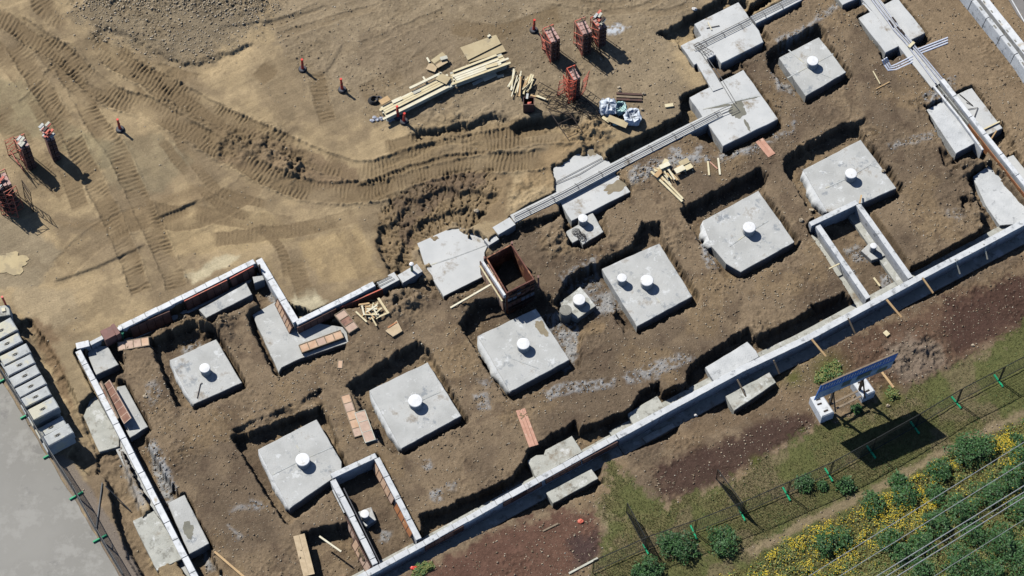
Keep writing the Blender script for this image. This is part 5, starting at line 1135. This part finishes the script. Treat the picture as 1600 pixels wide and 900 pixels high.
# ================================================================== BAGS
def bag(px, py, r, h, m_, label, seed, open_=True):
    c = G(px, py); mb = MB(); vs = []; n = 22; prof = [(.80, 0), (1.0, .18), (1.04, .5), (1.0, .8), (.9, 1.0), (.72, .98), (.6, .72), (.3, .62), (.02, .6)] if open_ else [(.8, 0), (1, .2), (1.02, .55), (.9, .85), (.6, 1.05), (.3, 1.1), (.02, 1.12)]
    for j, (rr, z) in enumerate(prof):
        for k in range(n):
            a = 2 * math.pi * k / n; v = Vector((math.cos(a), math.sin(a), z * 1.5)); f = 1 + .26 * mnoise.noise(v * 2.3 + Vector((seed, 0, 0))) + .12 * mnoise.noise(v * 6 + Vector((0, seed, 0)))
            sq = 1 / max(abs(math.cos(a)), abs(math.sin(a))) ** .5
            vs.append((c.x + rr * r * f * sq * math.cos(a), c.y + rr * r * f * sq * math.sin(a), c.z + z * h * (1 + .3 * mnoise.noise(v * 3 + Vector((0, 0, seed))))))
    fs = [(j * n + k, j * n + (k + 1) % n, (j + 1) * n + (k + 1) % n, (j + 1) * n + k) for j in range(len(prof) - 1) for k in range(n)]
    mb.add(vs, fs); t = thing('bulk_bag', label, 'bulk bag', tuple(c)); obj('body', mb, m_, t)
    for s in range(4):
        a = math.pi / 4 + s * math.pi / 2; p = c + Vector((math.cos(a) * r * .85, math.sin(a) * r * .85, h * .95)); q = MB()
        q.tube([p + Vector((-.08, 0, 0)), p + Vector((-.04, .03, .09)), p + Vector((.05, .02, .07)), p + Vector((.09, 0, -.02))], .018, 5); obj('strap', q, m_, t)
bag(950, 172, .46, .62, 'bag_white', 'crumpled blue-white bulk bag, leftmost of three', 1, False)
bag(969, 174, .33, .5, 'bag_mint', 'small mint-green bulk bag in the middle of three', 2)
bag(988, 188, .44, .55, 'bag_white', 'open white bulk bag, rightmost of three', 3)
bag(962, 193, .18, .2, 'bag_mint', 'flat mint-green bag scrap below the three bulk bags', 5, False)
plank((950, 184), (980, 196), .40, .35, 'pale board lying across the front of the bulk bags', 'sheet_ply', cat='board', name='board_offcut')
plank((942, 182), (953, 189), .30, .15, 'tan board end at the left of the bulk bags', 'lumber', cat='board', name='board_offcut')

# ================================================================== CONCRETE BLOCK ROW
TOPB = 1.16
rowsB = [((10, -12 + 480 / 1), None)]
def zz(x, y): return (x / 3.75, 480 + y / 3.75)
BL = [((65, 55), (105, 135)), ((105, 145), (135, 200)), ((155, 205), (180, 265)), ((180, 268), (208, 325)), ((210, 332), (240, 388)), ((245, 392), (275, 450)), ((275, 455), (300, 512)), ((312, 520), (348, 588)), None, ((398, 678), (436, 736))]
adir = (W(38, 480 - 19.3, TOPB) - W(0, 480, TOPB)).normalized()
gb = 'concrete blocks stacked in a row along the asphalt'
def block(c, zb, label, ln=1.5, wd=.60, h=.57, m_='block_concrete'):
    d = Vector((adir.x, adir.y, 0)).normalized(); nn = Vector((-d.y, d.x, 0)); a_ = random.uniform(-.02, .02); d = Vector((d.x * math.cos(a_) - d.y * math.sin(a_), d.x * math.sin(a_) + d.y * math.cos(a_), 0)); nn = Vector((-d.y, d.x, 0))
    t = thing('concrete_block', label, 'concrete block', (c.x, c.y, zb), gb)
    q = [c + d * ln / 2 + nn * wd / 2, c - d * ln / 2 + nn * wd / 2, c - d * ln / 2 - nn * wd / 2, c + d * ln / 2 - nn * wd / 2]
    mb = MB(); mb.prism([(p.x, p.y) for p in q], zb + h, zb, .05, jit=.008); obj('body', mb, m_, t)
    mb = MB(); p = c + Vector((0, 0, 0)); mb.tube([Vector((p.x, p.y, zb + h - .02)) + d * s + Vector((0, 0, z)) for s, z in ((-.09, 0), (-.07, .07), (0, .1), (.07, .07), (.09, 0))], .02, 6); obj('lifting_loop', mb, 'dark_steel', t)
    mb = MB(); mb.bar(Vector((p.x, p.y, zb + h + .001)) - d * .16, Vector((p.x, p.y, zb + h + .001)) + d * .16, .13, .006); obj('recess', mb, 'grey_bucket', t)
ords = ['topmost', 'second', 'third', 'fourth', 'fifth', 'sixth', 'seventh', 'eighth', '', 'lone last']
cs = []
for k, e in enumerate(BL):
    if e is None: cs.append(None); continue
    a, b = W(*zz(*e[0]), TOPB), W(*zz(*e[1]), TOPB); c = (a + b) / 2 - Vector((adir.x, adir.y, 0)) * .76; cs.append(c)
    block(c, .59, f'{ords[k]} pale concrete block of the upper layer beside the asphalt', wd=(b - a).length - .03)
cs[8] = (cs[7] + cs[9]) / 2
for k, c in enumerate(cs):
    block(c - Vector((adir.x, adir.y, 0)) * .07 + Vector((0, .02, 0)), .0, f'{"ninth" if k == 8 else ords[k]} concrete block of the lower layer' + (', uncovered and shaded' if k == 8 else ' under the upper row'), wd=.60)
t = thing('concrete_block', 'square yellowish block bearing a red post above the block row', 'concrete block', tuple(W(6, 490, .3)))
mb = MB(); mb.prism(P2([(-14, 479), (14, 476), (16, 492), (-14, 497)], .9), .9, 0, .03); obj('body', mb, 'old_concrete', t)
mb = MB(); mb.prism(P2([(2, 481), (8, 480), (9, 486), (3, 487)], .97), .97, .89, .02); obj('knob', mb, 'lumber_pale', t)
mb = MB(); p = W(9, 475, .9); t = thing('delineator_post', 'red post standing on the yellowish block at the left edge', 'delineator post', tuple(p))
mb.tube([p + Vector((0, 0, -.5)), p + Vector((-.05, .02, .75))], .06, 8); obj('tube', mb, 'red_plastic', t)
mb = MB(); mb.lathe([(.16, -.5), (.16, -.42), (.08, -.4)], tuple(p), 12); obj('base', mb, 'rubber', t)

# ================================================================== BILLBOARD
t = thing('billboard', 'blue site billboard on dark posts standing in two white blocks', 'billboard', tuple(G(1325, 625)))
def solve_sign():
    zb = 3.0
    return zb
ZS0, ZS1 = 2.3, 4.4
bl, br = W(1272, 625, ZS0), W(1391, 574, ZS0); d = (br - bl); Ls = d.length; d.normalize(); nn = Vector((d.y, -d.x, 0))
Hs = ZS1 - ZS0; SU = Vector((nn.x * .22, nn.y * .22, Hs)).normalized()
def sbox(s0, s1, z0, z1, th, off, m_, name, par):
    mb = MB(); zc = (z0 + z1) / 2; mb.bar(bl + d * s0 * Ls + SU * (zc * Hs) + nn * off, bl + d * s1 * Ls + SU * (zc * Hs) + nn * off, th, (z1 - z0) * Hs, up=SU); return obj(name, mb, m_, par)
pn = sbox(0, 1, 0, 1, .05, 0, 'sign_blue', 'panel', t)
sbox(0, 1, 1.0, 1.012, .07, 0, 'weathered_wood', 'top_rail', t)
sbox(.005, .995, .01, .50, .012, .031, 'sign_sky', 'sky_picture', pn)
sbox(.33, .44, .18, .48, .012, .045, 'sign_pic', 'building_picture', pn); sbox(.52, .70, .22, .52, .012, .045, 'sign_pic', 'building_picture', pn); sbox(.80, .93, .06, .3, .012, .045, 'sign_pic', 'building_picture', pn)
r_ = random.Random(5); s_ = .03
for k in range(24):                                   # row of illegible white letter strokes
    w_ = r_.uniform(.014, .024); zb_ = .66 + r_.uniform(-.02, .02); sbox(s_, s_ + w_ * .6, zb_ - .02, zb_ + r_.uniform(.16, .24), .01, .032, 'sign_white', 'lettering', pn)
    if k % 2: sbox(s_, s_ + w_, zb_ + .1, zb_ + .14, .01, .034, 'sign_white', 'lettering', pn)
    s_ += w_ + r_.uniform(.012, .024)
for k in range(4): sbox(.05 + .08 * k, .09 + .08 * k, .06, .10, .01, .045, 'sign_white', 'lettering', pn)
for x_, y_ in ((1297, 630), (1343, 609)):
    c = W(x_, y_, .72); mb = MB(); mb.bar((c.x, c.y, .5), (c.x, c.y, 3.4), .11, .11, up=d); obj('post', mb, 'dark_steel', t)
    mb = MB(); mb.bar(Vector((c.x, c.y, 2.0)) , Vector((c.x, c.y, .76)) + nn * .55, .06, .06, up=d); obj('brace', mb, 'dark_steel', t)
for z, o_ in ((.80, -.05), (.80, .28)):
    a = W(1299, 634, .72); b = W(1341, 613, .72); mb = MB(); mb.bar(Vector((a.x, a.y, z)) + nn * o_, Vector((b.x, b.y, z)) + nn * o_, .10, .06); obj('cross_beam', mb, 'weathered_wood', t)
for lb, q_ in [('white concrete block at the left foot of the blue billboard', [(1266, 620), (1285, 615), (1304, 644), (1284, 652)]), ('white concrete block at the right foot of the blue billboard', [(1331, 596), (1352, 588), (1368, 611), (1349, 620)])]:
    z = .75; t2 = thing('barrier_block', lb, 'concrete block', cen(q_, 0.0)[:2] + (0.0,))
    P = P2(q_, z); mb = MB(); mb.prism(P, z, 0, .06); obj('body', mb, 'foam_white', t2)
    C4 = [Vector(p + (z + .012,)) for p in P]
    for s, o in ((.2, .45), (.42, .35), (.8, .5)):
        a = C4[0].lerp(C4[3], s); b = C4[1].lerp(C4[2], s); c = a.lerp(b, o); e = (b - a).normalized(); mb = MB(); mb.bar(c - e * .12, c + e * .12, .08, .02); obj('slot', mb, 'dark_steel', t2)

# ================================================================== TEMPORARY FENCES
def fence(p0, p1, label, h=1.8, foot='green_plastic', group=None, m_='fence_dark', dense=.10, feet=(1, 1), foot_l=.55, mesh=True, lean=0):
    a, b = G(*p0), G(*p1); d = b - a; d.z = 0; L = d.length; d.normalize(); nn = Vector((-d.y, d.x, 0)); up = (Vector((0, 0, 1)) + nn * lean).normalized()
    t = thing('temporary_fence', label, 'temporary fence', tuple((a + b) / 2), group); a = a + d * .04; b = b - d * .04
    z0, z1 = up * .12, up * h
    for p in (a, b):
        mb = MB(); mb.tube([p, p + z1], .024, 6); obj('post', mb, m_, t)
    for z in (z0, z1):
        mb = MB(); mb.tube([a + z, b + z], .022, 6); obj('rail', mb, m_, t)
    mb = MB(); k = .06
    while k < L - .1:
        p = a + d * k; mb.bar(p + z0, p + z1, .007, .007, up=d); k += dense
    z = .3
    while z < h: mb.bar(a + up * z, b + up * z, .007, .007); z += .2
    o = obj('wire_mesh', mb, m_, t); o['kind'] = 'stuff'
    for f, p in zip(feet, (a, b)):
        if f:
            mb = MB(); q = [p - nn * foot_l / 2 - d * .045, p + nn * foot_l / 2 - d * .045, p + nn * foot_l / 2 + d * .045, p - nn * foot_l / 2 + d * .045]; mb.prism([(v.x, v.y) for v in q], p.z + .10, p.z - .05, .02); obj('foot', mb, foot, t)
    return t
FB = [(925, 896), (1010, 858), (1085, 832), (1160, 803), (1230, 772), (1296, 742), (1362, 706), (1430, 668), (1495, 629), (1561, 595), (1628, 560)]
for k in range(len(FB) - 1):
    fence(FB[k], FB[k + 1], ['fence panel at the bottom edge below the red mulch', 'fence panel right of the lower net strip', 'fence panel behind the two green bushes', 'fence panel right of the upper net strip', 'fence panel left of the billboard shadow', 'fence panel crossing the left of the billboard shadow', 'fence panel crossing the right of the billboard shadow', 'fence panel right of the billboard shadow', 'fence panel second from the right edge', 'fence panel leaving at the right edge'][k], 1.6, group='temporary fence panels along the grass', feet=(0, 1), dense=.12, foot_l=.8 if k else .6)
FL = [(-40, 520), (8, 594), (43, 650), (79, 712), (120, 776), (157, 843), (200, 915)]
for k in range(len(FL) - 1):
    fence(FL[k], FL[k + 1], ['fence panel at the upper left of the asphalt, cut by the frame', 'fence panel beside the middle of the block row', 'fence panel beside the end of the block row', 'fence panel just below the block row', 'fence panel between the two lower green feet', 'fence panel at the bottom edge by the asphalt'][k], 1.5, group='temporary fence panels along the asphalt', feet=(0, 1), m_='fence_steel', dense=.07, foot_l=.75)
for (a_, b_, lb) in [((978, 800), (1008, 856), 'dark net strip standing between grass and the lower fence'), ((1118, 748), (1158, 802), 'dark net strip standing below the left red mulch patch')]:
    tt = fence(a_, b_, lb, 1.2, m_='fence_dark', dense=.035, feet=(0, 0), lean=.0); tt['category'] = 'net screen'
fence((1583, -20), (1612, 20), 'fence panel on the paving at the top right corner', 1.6, dense=.1, feet=(1, 1))
for lb, a_, b_ in [('dark triangular frame lying on the slope by the asphalt, upper', (160, 755), (150, 830)), ('dark triangular frame lying on the slope by the asphalt, lower', (165, 760), (205, 800)), ('dark bar lying on the slope near the bottom left pad', (178, 785), (175, 860))]:
    mb = MB(); mb.bar(G(*a_) + Vector((0, 0, .06)), G(*b_) + Vector((0, 0, .06)), .05, .05); obj('steel_bar', mb, 'fence_steel', label=lb, cat='steel bar')

# ================================================================== CABLES
for k, (x0, y0, x1, y1, r) in enumerate([(1266, 899, 1600, 691, .018), (1314, 899, 1600, 722, .018), (1372, 899, 1600, 759, .026), (1387, 899, 1600, 769, .026), (1404, 899, 1600, 777, .026), (1462, 899, 1600, 812, .014)]):
    z = [8.5, 8.5, 7.5, 7.5, 7.5, 7.0][k]; a, b = W(x0, y0, z), W(x1, y1, z); d = b - a; mb = MB(); n_ = 14
    mb.tube([a + d * s + Vector((0, 0, ((s - .5) ** 2 - .25) * .012)) for s in [-2 + 5 * i / n_ for i in range(n_ + 1)]], r, 6)
    obj('overhead_cable', mb, 'cable', label=['first and uppermost thin cable over the scrub', 'second thin cable over the scrub', 'upper cable of the close trio of thick cables', 'middle cable of the close trio of thick cables', 'lower cable of the close trio of thick cables', 'lowest thin cable near the bottom right corner'][k], cat='cable')

# ================================================================== VEGETATION
def leaf_cloud(mb, c, r, h, n, seed, size=(.05, .11), mats=1, flat=.6):
    rr = random.Random(seed)
    for k in range(n):
        while True:
            v = Vector((rr.uniform(-1, 1), rr.uniform(-1, 1), rr.uniform(0, 1)))
            if v.x ** 2 + v.y ** 2 + v.z ** 2 < 1: break
        lump = .72 + .5 * mnoise.noise(Vector((v.x * 2.2 + seed, v.y * 2.2, v.z * 2)))
        if v.length > 1e-3 and rr.random() < .6: v = v.normalized() * (v.length ** .35)
        p = Vector((c[0] + v.x * r * lump * 1.25, c[1] + v.y * r * lump * 1.25, c[2] + v.z * h * (lump + .3)))
        s = rr.uniform(*size); a = rr.uniform(0, 6.28); e = Vector((math.cos(a), math.sin(a), rr.uniform(-.5, .5))).normalized(); f = Vector((-math.sin(a), math.cos(a), rr.uniform(-.7, .7))).normalized()
        mb.add([p - e * s, p - f * s * .45, p + e * s, p + f * s * .45], [(0, 1, 2, 3)], rr.randrange(mats))
def shrub(px, py, rpx, label, seed, h=None, group='dark green bushes in the scrub', m_=('leaf_dark', 'leaf_mid', 'leaf_dark')):
    p = G(px, py); r = rpx / 31; h = h or r * .95; t = thing('bush', label, 'bush', tuple(p), group)
    mb = MB(); leaf_cloud(mb, p, r, h, int(1150 * r ** 1.7) + 300, seed, (.03, .085), 3); obj('crown', mb, list(m_), t)
    mb = MB(); rr = random.Random(seed)
    for k in range(6):
        a = rr.uniform(0, 6.28); mb.tube([p + Vector((0, 0, -.05)), p + Vector((math.cos(a) * r * .3, math.sin(a) * r * .3, h * .45)), p + Vector((math.cos(a) * r * .6, math.sin(a) * r * .6, h * .8))], [.03, .02, .008], 4)
    obj('stems', mb, 'bark', t)['kind'] = 'stuff'
SHR = [(1066, 858, 26, 'low wide bush just inside the fence near the bottom'), (1045, 852, 20, 'smaller bush touching the low wide bush near the bottom'), (1128, 850, 27, 'round bush below the fence, right of the low wide bush'), (1015, 892, 22, 'bush at the bottom edge below the fence'), (1000, 898, 16, 'small bush left of the one at the bottom edge'),
 (1256, 757, 17, 'small bush on the fence line left of the shadow'), (1320, 761, 15, 'small bush just below the dirt path bend'), (1285, 760, 9, 'tiny bush between two small ones at the fence'), (1365, 790, 23, 'round dark bush among the yellow flowers, lower left'), (1413, 775, 24, 'round bush right of the lower left dark one'), (1402, 752, 15, 'small bush above the pair of round ones'),
 (1467, 738, 23, 'round bush beneath the big wide bush'), (1508, 708, 30, 'left half of the big wide bush near the dirt path'), (1532, 702, 26, 'right half of the big wide bush near the dirt path'), (1290, 852, 25, 'bush cluster left of the first thin cable'), (1315, 846, 20, 'lighter bush right of the cluster at the first cable'),
 (1460, 775, 18, 'bush just above the second thin cable'), (1388, 845, 22, 'bush between the first and second thin cables'), (1410, 868, 22, 'bush between the second cable and the thick trio'), (1462, 822, 26, 'broad bush above the thick cables'), (1500, 800, 28, 'dark bush right of the broad one above the thick cables'), (1545, 775, 26, 'bush above the trio, right of centre'), (1580, 752, 26, 'bush above the trio near the right edge'), (1594, 716, 22, 'bush at the right edge between thin cables'), (1590, 690, 14, 'small bush at the right edge near the flowers'),
 (1440, 850, 22, 'dark bush under the trio of cables'), (1520, 835, 22, 'bush just under the trio of cables, right part'), (1600, 800, 28, 'bush at the right edge below the trio'), (1560, 850, 30, 'large bush below the lowest thin cable'), (1500, 885, 30, 'large bush at the bottom edge right of the cables'), (1595, 880, 32, 'large bush in the bottom right corner'), (1440, 893, 20, 'bush at the bottom edge among the thick cables'), (1545, 895, 24, 'bush at the bottom edge near the corner')]
for k, (x, y, r_, lb) in enumerate(SHR): shrub(x, y, r_, lb, k + 1)
shrub(1300, 584, 20, 'olive weed mound behind the billboard', 101, .35, None, ('leaf_olive', 'leaf_mid', 'leaf_olive')); shrub(1285, 592, 14, 'small weed mound left of the one behind the billboard', 103, .22, None, ('leaf_olive', 'leaf_mid', 'leaf_olive'))
shrub(1394, 616, 11, 'small weed clump right of the billboard post', 102, .2, None, ('leaf_olive', 'leaf_mid', 'leaf_olive')); shrub(1338, 640, 9, 'green weed clump at the foot of the right billboard block', 104, .35, None)
shrub(655, 893, 12, 'weed clump on the trench edge at the bottom', 105, .2, None, ('leaf_olive', 'leaf_mid', 'leaf_olive')); shrub(668, 886, 9, 'second weed clump on the trench edge at the bottom', 106, .2, None, ('leaf_olive', 'leaf_mid', 'leaf_olive'))
def scatter(name, weight, n, size, m_, h=.05, seed=1, blade=False):
    """weight: per ground vertex probability"""
    rs = np.random.RandomState(seed); inside = (np.abs(gx) < 29) & (gy > -17.3) & (gy < 20.5); w_ = np.clip(weight, 0, 1) * inside; w_ = w_ / w_.sum()
    idx = rs.choice(len(gx), n, p=w_); x = gx[idx] + rs.uniform(-.03, .03, n); y = gy[idx] + rs.uniform(-.03, .03, n); z = H[idx]
    s = rs.uniform(size[0], size[1], n); a = rs.uniform(0, 6.28, n); ca, sa = np.cos(a), np.sin(a)
    if blade:
        hh = rs.uniform(.4, 1, n) * h; lx, ly = rs.uniform(-.6, .6, n) * hh, rs.uniform(-.6, .6, n) * hh
        v = np.stack([np.stack([x - ca * s, y - sa * s, z], 1), np.stack([x + ca * s, y + sa * s, z], 1), np.stack([x + lx, y + ly, z + hh], 1)], 1); k = 3
    else:
        t1, t2 = rs.uniform(-.5, .5, n) * s, rs.uniform(-.5, .5, n) * s; zz_ = z + rs.uniform(.2, 1, n) * h
        v = np.stack([np.stack([x - ca * s, y - sa * s, zz_ + t1], 1), np.stack([x + sa * s, y - ca * s, zz_ + t2], 1), np.stack([x + ca * s, y + sa * s, zz_ - t1], 1), np.stack([x - sa * s, y + ca * s, zz_ - t2], 1)], 1); k = 4
    me = bpy.data.meshes.new(name); me.vertices.add(n * k); me.vertices.foreach_set('co', v.astype(np.float32).ravel()); me.loops.add(n * k); me.loops.foreach_set('vertex_index', np.arange(n * k, dtype=np.int32)); me.polygons.add(n)
    me.polygons.foreach_set('loop_start', np.arange(n, dtype=np.int32) * k); me.polygons.foreach_set('loop_total', np.full(n, k, np.int32)); me.update(calc_edges=True)
    ms = m_ if isinstance(m_, list) else [m_]
    for q in ms: me.materials.append(MATS[q])
    if len(ms) > 1: me.polygons.foreach_set('material_index', rs.randint(0, len(ms), n).astype(np.int32))
    o = bpy.data.objects.new(name, me); COL.objects.link(o); o['kind'] = 'stuff'; return o
fN = fbm(gx, gy, .45, 400, 4); fN2 = fbm(gx, gy, 1.8, 410, 4)
scatter('grass', grassy * (.25 + .75 * sstep((N1 + .2) * 2)) * (1 - path), 90000, (.008, .018), ['grass_blade', 'leaf_olive', 'leaf_mid', 'grass_blade'], .09, 2, True)
flw = dense * (.16 + sstep((fN + .05) * 5)) * (.12 + sstep((fN2 + .1) * 4)) * np.clip(1.25 - (U - 1250 + (V - 720) * 2.2) / 420, .03, 1)
scatter('yellow_flowers', flw, 10000, (.012, .030), 'flower_yellow', .30, 3)
scatter('scrub_leaves', dense * (.15 + sstep((fN2 + .12) * 3)), 42000, (.018, .045), ['leaf_olive', 'leaf_mid', 'leaf_olive', 'grass_blade'], .18, 4)
scatter('weed_leaves', grassy * sstep((fN2 - .15) * 5) * (1 - dense * .7), 3500, (.010, .024), ['leaf_olive', 'leaf_mid', 'grass_blade'], .06, 6)
# ================================================================== LOOSE STONES AND CRUMBS
def stones(name, weight, n, size, m_, seed, sink=.3):
    rs = np.random.RandomState(seed); inside = (np.abs(gx) < 29) & (gy > -17.3) & (gy < 20.5); w_ = np.clip(weight, 0, 1) * inside; w_ = w_ / w_.sum()
    idx = rs.choice(len(gx), n, p=w_); x = gx[idx] + rs.uniform(-.04, .04, n); y = gy[idx] + rs.uniform(-.04, .04, n); z = H[idx]; s = size[0] + (size[1] - size[0]) * rs.rand(n) ** 3.5
    base = np.array([(1, 0, .1), (.4, .85, 0), (-.6, .75, .1), (-1, -.1, 0), (-.45, -.85, .1), (.6, -.8, 0), (.25, .25, .75), (-.35, -.15, .8), (0, 0, -.6)])
    v = base[None] * s[:, None, None] * rs.uniform(.65, 1.3, (n, 9, 3)); a = rs.uniform(0, 6.28, n); ca, sa = np.cos(a)[:, None], np.sin(a)[:, None]
    vx = v[..., 0] * ca - v[..., 1] * sa; vy = v[..., 0] * sa + v[..., 1] * ca; v = np.stack([vx + x[:, None], vy + y[:, None], v[..., 2] * .8 + z[:, None] + (s * sink)[:, None]], 2)
    fs = [(0, 1, 6), (1, 2, 7), (1, 7, 6), (2, 3, 7), (3, 4, 7), (4, 5, 6), (4, 6, 7), (5, 0, 6), (1, 0, 8), (2, 1, 8), (3, 2, 8), (4, 3, 8), (5, 4, 8), (0, 5, 8)]
    F = (np.array(fs)[None] + (np.arange(n) * 9)[:, None, None]).astype(np.int32).ravel(); nfc = n * len(fs)
    me = bpy.data.meshes.new(name); me.vertices.add(n * 9); me.vertices.foreach_set('co', v.astype(np.float32).ravel()); me.loops.add(nfc * 3); me.loops.foreach_set('vertex_index', F); me.polygons.add(nfc)
    me.polygons.foreach_set('loop_start', np.arange(nfc, dtype=np.int32) * 3); me.polygons.foreach_set('loop_total', np.full(nfc, 3, np.int32)); me.update(calc_edges=True); me.materials.append(MATS[m_])
    o = bpy.data.objects.new(name, me); COL.objects.link(o); o['kind'] = 'stuff'; return o
bare = (1 - grassy) * (1 - asp)
stones('pebbles', bare * (rough + .08) * (.3 + .7 * sstep((N1 + .15) * 3)), 26000, (.010, .055), 'stone', 11)
stones('soil_clods', bare * rough * sstep((fN2 + .05) * 4), 11000, (.012, .07), 'clod', 12)
sp_w = np.zeros(gx.shape)
for pl, k in SPILL:
    if k > 0 and len(pl) > 2: sp_w = np.maximum(sp_w, mask(pl, 9, 9) * k)
stones('concrete_crumbs', sp_w, 3000, (.010, .06), 'rubble', 13)
stones('gravel', g1 * (.25 + heap), 6000, (.02, .08), 'stone', 14)
# a few larger stones, each its own
for k, (x, y, r_) in enumerate([(1268, 330, .16), (1252, 345, .14), (1380, 268, .12), (1520, 540, .1), (1195, 606, .1), (1387, 634, .1), (302, 622, .1), (227, 620, .12), (745, 330, .15), (1003, 172, .1)]):
    mb = MB(); mb.blob(G(x, y) + Vector((0, 0, r_ * .4)), r_, r_ * .85, r_ * .7, .3, seed=k + 50)
    obj('stone', mb, 'stone', label=['grey stone left of the upper wall box corner', 'lower grey stone left of the upper wall box corner', 'small stone beside the pad of the upper wall box', 'white stone near the top of the right fence', 'pale stone right of the big pale pad strip', 'white stone right of the billboard', 'stone under the small upper left pad', 'round stone left of the small upper left pad', 'stone in the dug bank', 'stone left of the single pale block'][k], cat='stone')
for k, (x, y) in enumerate([(1085, 15), (1029, 622), (1087, 650)]):
    mb = MB(); z = [.0, -.2, -.1][k]; mb.blob(W(x, y + (28 if k == 1 else 0), z) + Vector((0, 0, .06)), [.16, .24, .08][k], [.12, .2, .08][k], .1, .4, seed=k + 70)
    obj('paper_scrap', mb, 'paper', label=['white crumpled scrap left of the stepped pale pad', 'white crumpled bag lying on the small yellowish pad', 'tiny white scrap on soil below the lower wall'][k], cat='scrap')
mb = MB(); mb.blob(G(650, 888) + Vector((0, 0, .05)), .3, .1, .05, .3, seed=90); obj('red_cloth', mb, 'red_plastic', label='small red cloth on the trench edge at the bottom', cat='cloth')
mb = MB(); mb.blob(G(907, 815) + Vector((0, 0, .05)), .16, .12, .05, .4, seed=91); obj('orange_netting', mb, 'red_steel', label='orange netting scrap on the lower red mulch', cat='netting')

# ================================================================== BARRIER WALL AT THE TOP RIGHT
nw = ['cut by the top edge', 'second from the top edge', 'third from the top edge', 'fourth, with a long shaded stain', 'fifth, cut by the right edge', 'sixth, outside the right edge']
J = [(1484, -20), (1512, 16), (1534, 44), (1556, 72), (1578, 100), (1599, 131), (1622, 162)]
for k in range(6):
    a, b = W(*J[k], .0), W(*J[k + 1], .0); d = (b - a); d.z = 0; L = d.length; d.normalize(); nn = Vector((-d.y, d.x, 0))
    if nn.x < 0: nn = -nn
    a = a + d * .02; b = b - d * .02; off = random.uniform(-.02, .02)
    prof = [(0, 0), (.03, .28), (.10, .80), (.12, .84), (.34, .84), (.36, .80), (.42, .30), (.46, 0)]
    vs = [p + nn * (x + off) + Vector((0, 0, z)) for p in (a, b) for x, z in prof]; n8 = 8
    fs = [(i_, i_ + 8, (i_ + 1) % 8 + 8, (i_ + 1) % 8) for i_ in range(8)] + [tuple(range(7, -1, -1)), tuple(range(8, 16))]
    t = thing('barrier_block', 'pale concrete barrier segment of the top right row, ' + nw[k], 'concrete barrier', tuple((a + b) / 2), 'concrete barriers at the top right')
    mb = MB(); mb.add(vs, fs); obj('body', mb, 'wall_concrete', t)
    mb = MB(); mb.bar(b + nn * .05 + Vector((0, 0, .10)), b + nn * .14 + Vector((0, 0, .80)), .05, .03, up=nn); obj('joint_strap', mb, 'dark_steel', t)
    mb = MB(); mb.bar((a + b) / 2 + nn * .23 + Vector((0, 0, .845)) - d * .12, (a + b) / 2 + nn * .23 + Vector((0, 0, .845)) + d * .12, .10, .02); obj('recess', mb, 'grey_bucket', t)
a, b = W(1500, -28, .7), W(1632, 138, .7); d = (b - a).normalized(); nn = Vector((-d.y, d.x, 0)); nn = nn if nn.x > 0 else -nn
t = thing('retaining_wall', 'long white-topped concrete wall behind the barrier row at the top right', 'retaining wall', tuple((a + b) / 2 + nn * .45))
mb = MB(); mb.prism([(p.x, p.y) for p in (a + nn * .28, b + nn * .28, b + nn * .72, a + nn * .72)], .78, -.3, .02, jit=.006); obj('body', mb, 'foam_white', t)
k = 0
while k * .75 < (b - a).length - .3:
    mb = MB(); p = a + nn * .36 + d * (k * .75 + .3); mb.bar(Vector((p.x, p.y, .785)) - d * .08, Vector((p.x, p.y, .785)) + d * .08, .08, .02); obj('lifting_socket', mb, 'grey_bucket', t); k += 1
